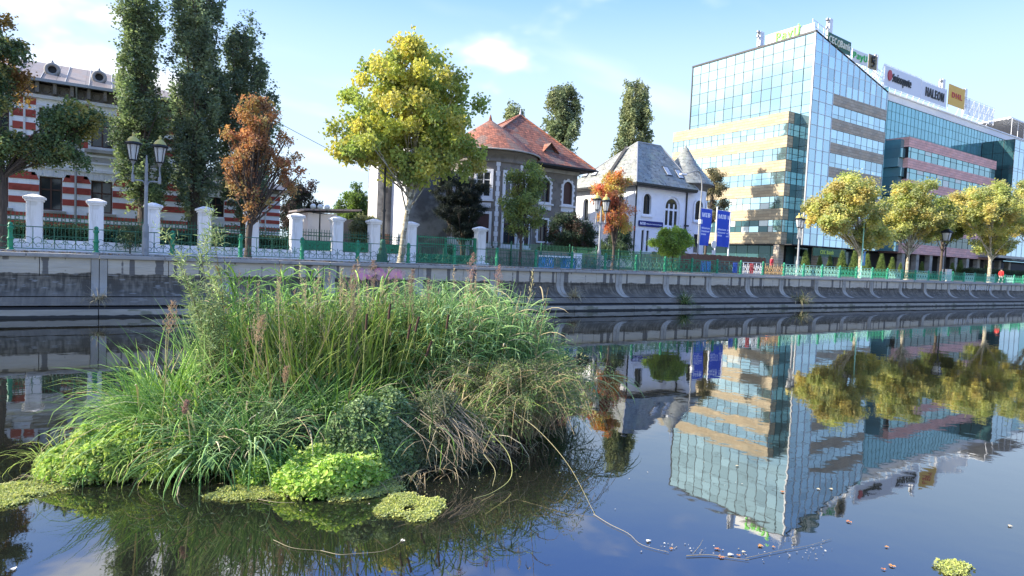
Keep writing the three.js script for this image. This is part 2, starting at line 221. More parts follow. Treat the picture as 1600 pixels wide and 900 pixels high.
// ------------------------------------------------------------------ embankment
{
  const E = thing('embankment_wall', 'weathered concrete embankment wall with dark curved slabs along the far waterline', 'wall');
  const P0 = [[-27.25, 0.42], [-27.68, 0.69]], curve = [];
  for (let k = 0; k <= 8; k++) { const a = (1 - k / 8) * 78 * RAD; curve.push([-28.5 + 0.8 * (1 - Math.cos(a)) / (1 - Math.cos(78 * RAD)), 1.4 - 0.68 * Math.sin(a) / Math.sin(78 * RAD)]); }
  const UP = [[-28.5, 1.415], [-28.5, 2.08]];
  const prism = (front, x0, x1, back = 0.35) => {
    const P = [], U = [], vOf = (y) => Math.max(0, (y - 0.42) / 1.66);
    const quad = (a, b, c, d) => { for (const q of [a, b, c, a, c, d]) { P.push(...q); U.push(q[0] / 18 + q[1] * 0.0, vOf(q[1])); } };
    const pts = front.map((p) => [...p]), b = pts.map(([z, y]) => [z - back, y - 0.05]);
    for (let i = 0; i < pts.length - 1; i++) {
      quad([x0, pts[i][1], pts[i][0]], [x1, pts[i][1], pts[i][0]], [x1, pts[i + 1][1], pts[i + 1][0]], [x0, pts[i + 1][1], pts[i + 1][0]]);
      for (const x of [x0, x1]) quad([x, pts[i][1], pts[i][0]], [x, pts[i + 1][1], pts[i + 1][0]], [x, b[i + 1][1], b[i + 1][0]], [x, b[i][1], b[i][0]]);
    }
    const L = pts.length - 1; quad([x0, pts[L][1], pts[L][0]], [x1, pts[L][1], pts[L][0]], [x1, b[L][1], b[L][0]], [x0, b[L][1], b[L][0]]); quad([x0, pts[0][1], pts[0][0]], [x1, pts[0][1], pts[0][0]], [x1, b[0][1], b[0][0]], [x0, b[0][1], b[0][0]]);
    const g = new THREE.BufferGeometry(); g.setAttribute('position', new THREE.Float32BufferAttribute(P, 3)); g.setAttribute('uv', new THREE.Float32BufferAttribute(U, 2)); g.computeVertexNormals(); g.userData.uvDone = true; return g;
  };
  part(E, 'wall_core', [span(-390, 510, -2.3, 2.06, -29.6, -28.86), span(-390, 510, -2.3, 0.36, -28.86, -27.27)], M.dark);
  const ribs = []; for (let x = -22.1; x < 150; x += 4.4) ribs.push(x); const R = rng(5);
  const ribX = [-17.6, -13.2, -8.8, -4.55, -0.15, 4.2, 8.6, 13, 17.4, 21.8, 26.3, 30.4, 34.5, 38.7, 42.7, 47.3, 51.3, 55.6, 60.6, 65.3, 70.2, 75, 80, 84.6, 89.4, 94, 99, 104, 109, 114, 119, 124, 129, 134, 139];
  const jut = (p) => p.map(([z, y]) => [z + 0.045, y]);
  for (let i = 0; i < ribX.length - 1; i++) {
    const a = ribX[i] + 0.27, b = ribX[i + 1] - 0.27, off = (R() - 0.5) * 0.03;
    const mid = a + (b - a) * (0.35 + 0.3 * R());
    for (const [p, q] of [[a, mid - 0.012], [mid + 0.012, b]]) part(E, 'upper_panel', prism(UP.map(([z, y]) => [z + off, y]), p, q), M.wall);
    part(E, 'curved_slab', prism(curve.map(([z, y]) => [z + off, y]), a, b), M.wall);
    part(E, 'lower_slab', prism(P0, ribX[i] + 0.012, ribX[i + 1] - 0.012), M.wall);
    const rib = part(E, 'rib', [prism(jut([...curve, ...UP]), ribX[i] - 0.255, ribX[i] - 0.012), prism(jut([...curve, ...UP]), ribX[i] + 0.012, ribX[i] + 0.255)].map((g) => g), M.paleConcrete);
    part(E, 'ledge', rbox(ribX[i + 1] - ribX[i] - 0.02, 0.75, 0.24, (ribX[i] + ribX[i + 1]) / 2, -0.075, -27.13, 0.03), M.ledge);
    for (let k = 0; k < 2; k++) { const w = (ribX[i + 1] - ribX[i]) / 2; part(E, 'coping_slab', rbox(w - 0.012, 0.15, 0.62, ribX[i] + w * (k + 0.5), 2.165 + (R() - 0.5) * 0.008, -28.68, 0.025), M.coping); }
  }
  stuffed(part(E, 'far_wall', [prism([...P0, ...curve, ...UP], 139.4, 480), prism([...P0, ...curve, ...UP], -380, -17.9), span(139.4, 480, -0.4, 0.3, -27.25, -27), span(139.4, 480, 2.09, 2.24, -29, -28.37), span(-380, -17.9, 2.09, 2.24, -29, -28.37)], M.wall, false));
  part(E, 'kerb', [span(-380, 480, 2.2, 2.31, -29.3, -29.08)], M.paving);
  // spray paint on the light upper panels
  const paint = (w, h, draw, x, y) => {
    const c = document.createElement('canvas'); c.width = 512; c.height = 128; const k = c.getContext('2d'); draw(k); const t = new THREE.CanvasTexture(c); t.colorSpace = THREE.SRGBColorSpace;
    const g = new THREE.PlaneGeometry(w, h).translate(x, y, -28.43); g.userData.uvDone = true; return part(E, 'spray_paint', g, new THREE.MeshStandardMaterial({ map: t, transparent: true, roughness: 0.8 }));
  };
  paint(3.1, 0.62, (k) => { const r = rng(9); for (let i = 0; i < 46; i++) { k.fillStyle = `rgba(${225 + r() * 25 | 0},${140 + r() * 60 | 0},${165 + r() * 30 | 0},${0.3 + 0.4 * r()})`; k.beginPath(); k.ellipse(40 + r() * 430, 34 + r() * 62, 14 + r() * 40, 10 + r() * 24, r() * 3, 0, 7); k.fill(); } }, 10.9, 1.74);
  paint(8.5, 0.66, (k) => { k.strokeStyle = 'rgba(225,222,215,0.9)'; k.lineWidth = 8; k.lineCap = 'round'; const r = rng(12); for (let i = 0; i < 15; i++) { const x = 12 + i * 33; k.beginPath(); k.moveTo(x, 20 + r() * 16); k.bezierCurveTo(x + 30 * r(), 30, x - 20 * r(), 90, x + 14 * r(), 96 + r() * 20); if (r() < 0.6) k.bezierCurveTo(x + 30, 90, x + 30, 40, x + 8, 36 + 40 * r()); k.stroke(); } }, 76, 1.72);
  // tufts growing out of the wall joints
}
// ------------------------------------------------------------------ embankment railing
{
  const Rl = thing('embankment_railing', 'green cast-iron railing with turned posts and scroll panels along the embankment', 'railing');
  const postG = boxUV(lathe([[0, 0], [0.155, 0], [0.155, 0.06], [0.105, 0.09], [0.085, 0.14], [0.085, 0.42], [0.115, 0.44], [0.115, 0.5], [0.08, 0.53], [0.072, 0.8], [0.105, 0.83], [0.105, 0.9], [0.07, 0.93], [0.09, 0.98], [0.06, 1.05], [0, 1.08]], 10));
  const L = 2.64, arc = (cx, cy, r, a0, a1, w = 0.011) => { const p = []; for (let i = 0; i <= 9; i++) { const a = lerp(a0, a1, i / 9), q = r * (1 - 0.45 * i / 9); p.push([cx + q * Math.cos(a), cy + q * Math.sin(a), 0]); } return tube(p, w, w * 0.8, 11, 4); };
  const hoop = (cx, cy, r, w = 0.011) => new THREE.TorusGeometry(r, w, 4, 12).translate(cx, cy, 0);
  const frame = () => [span(0.09, L - 0.09, 0.915, 0.95, -0.02, 0.02), span(0.09, L - 0.09, 0.10, 0.13, -0.018, 0.018)];
  const open = frame(), dense = frame();
  for (let k = 0; k < 4; k++) {
    const x = 0.33 + k * 0.66; open.push(span(x - 0.012, x + 0.012, 0.13, 0.6, -0.01, 0.01), hoop(x, 0.36, 0.06));
    for (const s of [-1, 1]) { open.push(arc(x + s * 0.17, 0.42, 0.17, s > 0 ? -1.2 : Math.PI + 1.2, s > 0 ? 4.2 : -1.06), arc(x + s * 0.16, 0.24, 0.1, s > 0 ? 2.6 : 0.5, s > 0 ? -2.4 : 5.5)); }
    if (k) open.push(span(k * 0.66 - 0.012, k * 0.66 + 0.012, 0.13, 0.915, -0.012, 0.012));
  }
  dense.push(span(0.09, L - 0.09, 0.76, 0.785, -0.015, 0.015));
  for (let k = 0; k < 5; k++) {
    const x = 0.3 + k * 0.51; dense.push(hoop(x, 0.45, 0.13, 0.022), hoop(x, 0.45, 0.05, 0.02), span(x - 0.016, x + 0.016, 0.13, 0.32, -0.012, 0.012), span(x - 0.016, x + 0.016, 0.58, 0.92, -0.012, 0.012));
    for (const s of [-1, 1]) dense.push(arc(x + s * 0.17, 0.58, 0.12, s > 0 ? -0.8 : Math.PI + 0.8, s > 0 ? 4 : -0.86, 0.02), arc(x + s * 0.17, 0.27, 0.12, s > 0 ? 0.8 : Math.PI - 0.8, s > 0 ? -4 : Math.PI + 4, 0.02), bar([x, 0.45, 0], [x + s * 0.25, 0.76, 0], 0.014, 4), bar([x, 0.45, 0], [x + s * 0.25, 0.13, 0], 0.014, 4));
  }
  const openG = boxUV(merge(open)), denseG = boxUV(merge(dense));
  for (let k = -5; k <= 46; k++) {
    const x = -0.27 + L * k, p = part(Rl, 'railing_post', postG, k > 16 ? M.greenBright : M.green); p.position.set(x, GY + 0.002, -29.6);
    const m = k < 8 ? M.greenDark : k < 12 ? M.teal : k === 12 || k === 13 ? M.green : ({ 14: M.teal, 15: M.paintWhite, 16: M.paintOrange, 17: M.mint, 18: M.mint }[k] ?? M.greenBright);
    const q = part(Rl, 'railing_panel', k < 8 ? openG : denseG, m); q.position.set(x, GY + 0.01, -29.6);
    if (k > 18 && k % 2) q.material = M.mint;
  }
  const pan = (x, w, m, name) => { const g = []; for (let i = 0; i <= 6; i++) g.push(span(x + w * i / 6 - 0.018, x + w * i / 6 + 0.018, 0.13, 0.9, 0.022, 0.04)); for (let i = 0; i < 6; i++) g.push(new THREE.TorusGeometry(0.09, 0.022, 4, 10).translate(x + w * (0.2 + 0.6 * (i % 2)), 0.25 + 0.1 * i, 0.046)); const o = part(Rl, name, g, m); o.position.set(0, GY, -29.6); };
  pan(34.95, 0.95, M.paintBlue, 'painted_panel'); pan(40.35, 0.4, M.paintRed, 'painted_panel'); pan(38.4, 0.45, M.blue, 'painted_panel');
}
// ------------------------------------------------------------------ garden fence with white pillars
{
  const F = thing('garden_fence', 'white pillared garden fence with green iron pickets before the striped building', 'fence');
  const pill = [-8.75, -6.65, -4.55, -2.45, -0.3, 1.85, 3.97, 6.1, 8.2, 10.3, 12.35, 14.5, 19.05], H = 2.3;
  const shaft = boxUV(rbox(0.54, H - 0.26, 0.54, 0, (H - 0.26) / 2, 0, 0.012)), cap = boxUV(merge([rbox(0.64, 0.08, 0.64, 0, 0.04, 0, 0.015), rbox(0.76, 0.1, 0.76, 0, 0.13, 0, 0.02), new THREE.CylinderGeometry(0.12, 0.53, 0.12, 4, 1).rotateY(Math.PI / 4).translate(0, 0.24, 0)]));
  for (const x of pill) { const p = part(F, 'pillar', shaft, M.pillar); p.position.set(x, GY, -33); const c = part(p, 'cap', cap, M.pillar); c.position.set(0, H - 0.26, 0); if (x > 19) part(p, 'scroll_foot', [rbox(0.95, 0.16, 0.5, 0.05, 0.08, 0.1, 0.05)], M.pillar); }
  for (let i = 0; i < pill.length - 2; i++) {
    const a = pill[i] + 0.27, b = pill[i + 1] - 0.27;
    part(F, 'low_wall', span(a, b, GY, GY + 0.46, -33.16, -32.84), M.pillar);
    const g = [span(a, b, 0.6, 0.64, -0.02, 0.02), span(a, b, 1.22, 1.26, -0.02, 0.02), span(a, b, 1.40, 1.43, -0.02, 0.02)];
    for (let x = a + 0.1; x < b; x += 0.135) g.push(span(x - 0.011, x + 0.011, 0.46, 1.58, -0.011, 0.011));
    for (let x = a + 0.17; x < b - 0.1; x += 0.27) g.push(new THREE.TorusGeometry(0.06, 0.01, 4, 10).translate(x, 1.33, 0));
    const p = part(F, 'picket_panel', g, M.greenDark); p.position.set(0, GY, -33);
    if (i >= 8) { const q = part(F, 'sheet_panel', [span(a + 0.05, b - 0.05, 0.5, 1.0, -0.008, 0.008)], M.green); q.position.set(0, GY, -32.95); const s = []; const R = rng(70 + i); for (let x = a + 0.2; x < b - 0.15; x += 0.22) for (const y of [0.64, 0.84]) s.push(new THREE.TorusGeometry(0.07, 0.012, 4, 10, 4.6).rotateZ(R() * 6).translate(x, y, 0.02)); const o = part(F, 'scrollwork', s, M.greenDark); o.position.set(0, GY, -32.95); }
  }
  const G = thing('green_gate', 'wide green double gate with solid lower panels between two white pillars', 'gate', [14.82, GY, -33]);
  const W = 3.9; for (const [n, x] of [['gate_leaf', 0], ['gate_leaf', W / 2]]) {
    const x1 = x + W / 2 - 0.03, g = [span(x, x + 0.07, 0.05, 1.55, -0.03, 0.03), span(x1 - 0.07, x1, 0.05, 1.55, -0.03, 0.03), span(x, x1, 1.12, 1.17, -0.02, 0.02), span(x, x1, 1.5, 1.55, -0.02, 0.02), span(x, x1, 0.05, 0.1, -0.02, 0.02)];
    for (let q = x + 0.16; q < x1 - 0.05; q += 0.13) g.push(span(q - 0.011, q + 0.011, 0.5, 1.62, -0.011, 0.011));
    const leaf = part(G, n, g, M.green); part(leaf, 'sheet_panel', [span(x + 0.07, x1 - 0.07, 0.1, 0.56, -0.01, 0.01)], M.green);
    const s = [], R = rng(90 + x * 3 | 0); for (let q = x + 0.2; q < x1 - 0.15; q += 0.2) for (const y of [0.22, 0.42]) s.push(new THREE.TorusGeometry(0.07, 0.014, 4, 10, 4.6).rotateZ(R() * 6).translate(q, y, 0.02)); part(leaf, 'scrollwork', s, M.greenDark);
  }
  for (const x of [-0.02, W - 0.1]) part(G, 'gate_post', [span(x, x + 0.14, 0, 1.62, -0.07, 0.07)], M.green);
  // grey mesh fence past the gate, on a low grey wall
  const S = thing('villa_fence', 'low grey wall with green mesh fence in front of the grey villa', 'fence', [19.5, GY, -34]);
  part(S, 'low_wall', [span(0, 9.6, 0, 1.02, -0.14, 0)], M.coping); part(S, 'wall_coping', [span(0, 9.6, 1.022, 1.1, -0.2, 0.06)], M.paleConcrete);
  { const g = []; for (let x = 0.05; x < 9.6; x += 0.12) g.push(span(x - 0.008, x + 0.008, 0.1, 1.5, 0.08, 0.096)); for (let y = 0.2; y < 1.5; y += 0.3) g.push(span(0, 9.6, y - 0.01, y + 0.01, 0.098, 0.11)); part(S, 'mesh_panel', g, M.greenDark); for (let k = 0; k <= 4; k++) part(S, 'fence_post', [span(k * 2.38, k * 2.38 + 0.07, 0, 1.62, 0.06, 0.13)], M.greenDark); }
  const D = thing('dark_metal_fence', 'dark green barred fence before the shrubs and the white house', 'fence', [26.5, GY, -33.4]);
  { const g = [span(0, 10.6, 1.3, 1.35, -0.02, 0.02), span(0, 10.6, 0.15, 0.2, -0.02, 0.02)]; for (let x = 0.06; x < 10.6; x += 0.13) g.push(span(x - 0.012, x + 0.012, 0.05, 1.42, -0.012, 0.012)); part(D, 'bars', g, M.greenDark); for (let k = 0; k <= 5; k++) part(D, 'fence_post', [span(k * 2.1, k * 2.1 + 0.08, 0, 1.5, -0.04, 0.04)], M.greenDark); }
  const B = thing('board_fence', 'brown board fence beneath the white house and the blue banners', 'fence', [36.6, GY, -36]);
  { const R = rng(33); for (let i = 0; i < 74; i++) { const h = 1.5 + 0.06 * R(), m = [M.woodBrown, M.darkPlinth, M.woodBrown][i % 3]; const w = part(B, 'board', [span(i * 0.2, i * 0.2 + 0.185, 0.05, h, -0.015 + 0.01 * R(), 0.015 + 0.01 * R())], M.woodBrown); } part(B, 'rail', [span(0, 14.8, 0.3, 0.4, -0.08, -0.02), span(0, 14.8, 1.2, 1.3, -0.08, -0.02)], M.woodDark); }
}
// ------------------------------------------------------------------ red and white striped building
{
  const B = thing('striped_building', 'two storey building banded in red brick and white plaster behind the poplars', 'building', [-9, GY, -44]);
  const W = 14, wins = [1.65, 4.05, 6.45, 8.85, 11.25], gw = wins.map((c) => [c - 0.52, c + 0.52, 2.1, 3.97]), uw = wins.map((c) => [c - 0.55, c + 0.55, 5.9, 7.75]);
  part(B, 'wall', facade(W, 9.0, [...gw, ...uw], 0.4), M.white);
  part(B, 'wall', [span(0.01, W - 0.01, 0, 9, -11, -10.6), span(0, 0.4, 0, 9, -10.6, -0.4), span(W - 0.4, W, 0, 9, -10.6, -0.4)], M.white); part(B, 'floor', [span(0.4, W - 0.4, 4.3, 4.6, -10.6, -0.42)], M.dark);
  for (const o of gw) { windowIn(B, o, M.woodDark, M.glassDark, { nx: 2, rows: [0.62], z: -0.24, bar: 0.08 }); part(B, 'window_sill', [span(o[0] - 0.2, o[1] + 0.2, 1.94, 2.08, -0.02, 0.18)], M.coping); part(B, 'voussoirs', [0, 1, 2, 3, 4, 5, 6].map((k) => { const x = lerp(o[0] - 0.25, o[1] + 0.25, k / 6); return span(x - 0.105, x + 0.105, 3.99, 4.36 + 0.05 * (k === 3), 0, 0.035 + 0.012 * (k % 2)); }), M.stoneTrim); }
  uw.forEach((o, i) => { windowIn(B, o, M.woodDark, i === 2 ? M.blind : M.glassDark, { nx: 2, rows: [0.66], z: -0.24, bar: 0.08 }); part(B, 'window_surround', ring(o, 0.14, 0.05, 0.002), M.stoneTrim); part(B, 'balcony_ledge', [span(o[0] - 0.3, o[1] + 0.3, 5.55, 5.72, -0.02, 0.3), span(o[0] - 0.2, o[1] + 0.2, 5.0, 5.55, 0.002, 0.1)], M.coping); });
  const edges = [-0.0, ...wins, W];
  const bands = (x0, x1, ys, top) => { for (const [a, b] of ys) part(B, 'red_band', [span(x0, x1, a, b, 0.002, 0.035)], M.red); if (top) { const [a, b] = top, s = new THREE.Shape([new THREE.Vector2(x0, a), new THREE.Vector2(x1, a), new THREE.Vector2(x1 - 0.18, b), new THREE.Vector2(x0 + 0.18, b)]); part(B, 'red_band', new THREE.ExtrudeGeometry(s, { depth: 0.033, bevelEnabled: false }).translate(0, 0, 0.002), M.red); } };
  for (let i = 0; i <= wins.length; i++) {
    const a = i ? wins[i - 1] + 0.53 : 0, b = i < wins.length ? wins[i] - 0.53 : W;
    bands(a, b, [[2.43, 2.78], [3.1, 3.47]], [3.75, 4.16]);
    bands(i ? a + 0.16 : 0, i < wins.length ? b - 0.16 : W, [[5.78, 6.15], [6.45, 6.85], [7.15, 7.55], [7.85, 8.2]]);
    part(B, 'pilaster', [span((a + b) / 2 - 0.05, (a + b) / 2 + 0.05, 5.72, 8.3, 0.002, 0.06)], M.stoneTrim);
  }
  bands(0, W, [[1.2, 1.5], [1.72, 1.92]]); part(B, 'plinth', [span(0, W, 0, 0.95, 0.002, 0.09)], M.darkPlinth);
  part(B, 'cornice', [span(-0.05, W + 0.05, 4.42, 4.56, 0.002, 0.12), span(-0.1, W + 0.1, 4.9, 5.0, 0.002, 0.2), span(-0.06, W + 0.06, 5.3, 5.42, 0.002, 0.13), span(-0.1, W + 0.1, 8.24, 8.42, 0.002, 0.22)], M.stoneTrim);
  part(B, 'frieze', [span(0, W, 8.42, 9.0, 0.002, 0.1)], M.greyWall);
  for (let k = 0; k < 18; k++) part(B, 'eaves_bracket', [span(0.3 + k * 0.78, 0.46 + k * 0.78, 8.5, 9.05, 0.1, 0.5), new THREE.TorusGeometry(0.18, 0.04, 5, 12).translate(0.76 + k * 0.78, 8.75, 0.12)], M.greyWall);
  part(B, 'gutter', [span(-0.7, W + 0.7, 9.06, 9.22, 0.45, 0.72)], M.steel);
  const e = 9.2, xl = -6, xr = W + 0.65, zf = 0.6, zb = -11.6, rz = -5.2, ry = 11.35, rr = 8.9;
  const roof = part(B, 'roof', poly([[[xl, e, zf], [xr, e, zf], [rr, ry, rz], [xl, ry, rz]], [[xr, e, zf], [xr, e, zb], [rr, ry, rz]], [[xr, e, zb], [xl, e, zb], [xl, ry, rz], [rr, ry, rz]], [[xl, e - 0.06, zf], [xl, e - 0.06, zb], [xr, e - 0.06, zb], [xr, e - 0.06, zf]]]), M.metalRoof);
  const seams = []; for (let x = -5; x < xr - 0.6; x += 1.1) { const t = x > rr ? (xr - x) / (xr - rr) : 1; seams.push(bar([x, e + 0.03, zf], [x, lerp(e, ry, t) + 0.03, lerp(zf, rz, t)], 0.03, 4)); } part(roof, 'roof_seams', seams, M.steel);
  for (const x of [3.6, 6.4, 8.65]) { const d = part(roof, 'round_dormer', [new THREE.TorusGeometry(0.3, 0.1, 8, 20).translate(x, 10.2, -1.35), new THREE.CylinderGeometry(0.3, 0.3, 1.3, 18, 1, true).rotateX(Math.PI / 2).translate(x, 10.2, -2.0), cyl(0.1, 0.03, 0.16, x, 10.58, -1.4, 6)], M.coping); part(d, 'dormer_opening', [new THREE.CircleGeometry(0.28, 18).translate(x, 10.2, -1.5)], M.black); }
  part(B, 'downpipe', [tube([[7.6, 9.1, 0.5], [7.6, 8.7, 0.25], [7.6, 7, 0.2], [7.6, 3, 0.2], [7.6, 0.1, 0.2]], 0.06, 0.06, 16, 6)], M.steel);
  part(B, 'notice', [span(3.62, 4.0, 2.4, 3.5, -0.22, -0.205)], M.blind);
  // single-storey wing
  const wx = 14, ww = 4.9, wg = [[0.5, 1.45, 2.35, 3.6], [3.0, 3.7, 2.1, 3.6]];
  const wing = part(B, 'wing_wall', facade(ww, 4.35, wg, 0.35).translate(wx + 0.003, 0, -0.3), M.white);
  part(B, 'wing_wall', [span(wx + ww - 0.35, wx + ww, 0, 4.35, -9, -0.66), span(wx + 0.01, wx + ww, 0, 4.35, -9.4, -9)], M.white);
  for (const o of wg) windowIn(B, [o[0] + wx, o[1] + wx, o[2], o[3]], M.woodDark, M.glassDark, { z: -0.5 });
  for (const [a, b] of [[1.12, 1.36], [1.62, 1.86], [2.12, 2.36], [2.64, 2.88], [3.13, 3.38], [3.66, 3.94]]) for (const [x0, x1] of a > 2 ? [[0, 0.48], [1.47, 2.98], [3.72, ww]] : [[0, ww]]) part(B, 'red_band', [span(wx + x0 + 0.004, wx + x1, a, b, -0.298, -0.265)], M.red);
  for (const [a, b] of [[1.12, 1.36], [1.62, 1.86], [2.12, 2.36], [2.64, 2.88], [3.13, 3.38], [3.66, 3.94]]) part(B, 'red_band', [span(wx + ww + 0.002, wx + ww + 0.03, a, b, -9, -0.3)], M.red);
  part(B, 'wing_roof', poly([[[wx, 4.4, 0.25], [wx + ww + 0.7, 4.4, 0.25], [wx + ww - 1.3, 5.75, -4.5], [wx, 5.75, -4.5]], [[wx + ww + 0.7, 4.4, 0.25], [wx + ww + 0.7, 4.4, -10], [wx + ww - 1.3, 5.75, -4.5]], [[wx, 4.36, 0.25], [wx, 4.36, -10], [wx + ww + 0.7, 4.36, -10], [wx + ww + 0.7, 4.36, 0.25]], [[wx + ww + 0.7, 4.4, -10], [wx, 4.4, -10], [wx, 5.75, -4.5], [wx + ww - 1.3, 5.75, -4.5]]]), M.metalRoof);
  part(B, 'wing_cornice', [span(wx + 0.003, wx + ww + 0.06, 4.12, 4.34, -0.298, -0.18)], M.coping);
  part(B, 'downpipe', [tube([[wx + ww - 0.1, 4.3, 0.2], [wx + ww - 0.2, 3.9, -0.05], [wx + ww - 0.8, 3.3, -0.2], [wx + ww - 0.82, 0.1, -0.2]], 0.05, 0.05, 12, 6)], M.stoneTrim);
  part(B, 'cooling_unit', [rbox(0.8, 0.55, 0.3, wx + 1.05, 2.0, -0.1, 0.03), new THREE.TorusGeometry(0.2, 0.02, 5, 16).translate(wx + 0.95, 2.0, 0.06)], M.stoneTrim);
}
// ------------------------------------------------------------------ blank gable houses and the yellow shed
{
  const A = thing('rendered_house', 'narrow house with a cream side and patched grey render beside the plane tree', 'house', [17.37, GY, -45.9]);
  part(A, 'side_wall', [span(-0.02, 0, 0, 9.2, -1.8, 0)], M.cream); part(A, 'rear_wall', [span(-0.02, 2.6, 0, 9.2, -2.0, -1.8)], M.bareRender);
  part(A, 'front_wall', [span(0, 2.6, 2.0, 9.2, -0.3, 0), span(0, 2.6, 9.2, 9.4, -2, 0.08)], M.bareRender); part(A, 'brick_base', [span(0, 2.6, 0, 1.98, -0.3, -0.02)], M.brick); part(A, 'beam', [span(0, 2.6, 1.94, 2.06, -0.02, 0.06)], M.coping);
  part(A, 'vent', [span(0.45, 0.8, 5.1, 5.45, 0.002, 0.02)], M.black);
  const Bh = thing('white_gable_house', 'white sided house with a bare grey front wall beside the leaning plane tree', 'house', [18.75, GY, -42.7]);
  part(Bh, 'side_wall', [span(-0.25, 0, 0, 8.4, -6, -0.25)], M.pillar); part(Bh, 'front_wall', [span(-0.25, 3.0, 0, 8.4, -0.25, 0)], M.bareRender); part(Bh, 'other_wall', [span(2.75, 3.0, 0, 8.4, -6, -0.25), span(0, 2.75, 0, 8.4, -6, -5.75)], M.bareRender);
  part(Bh, 'roof', poly([[[-0.5, 8.35, 0.3], [3.3, 8.35, 0.3], [1.4, 9.5, -3]], [[3.3, 8.35, 0.3], [3.3, 8.35, -6.3], [1.4, 9.5, -3]], [[3.3, 8.35, -6.3], [-0.5, 8.35, -6.3], [1.4, 9.5, -3]], [[-0.5, 8.35, -6.3], [-0.5, 8.35, 0.3], [1.4, 9.5, -3]]]), M.redTile);
  part(Bh, 'garden_wall', [span(3.02, 7.2, 0, 2.0, -2.2, -1.95)], M.cream);
  part(Bh, 'vent', [span(-0.262, -0.25, 5.6, 5.8, -2.2, -1.5)], M.darkPlinth);
  const S = thing('yellow_shed', 'low pale yellow shed with a dark sloped roof behind the globe lamp', 'shed', [13.3, GY, -50]);
  part(S, 'wall', [span(0, 2.3, 0, 3.4, -4, 0)], M.cream); part(S, 'side_wall', [span(2.3, 4, 0, 3.1, -4, -0.3)], M.darkPlinth); part(S, 'roof', [box(4.6, 0.14, 4.8, 2.1, 3.6, -2).rotateZ(0.06)], M.metalRoof);
}
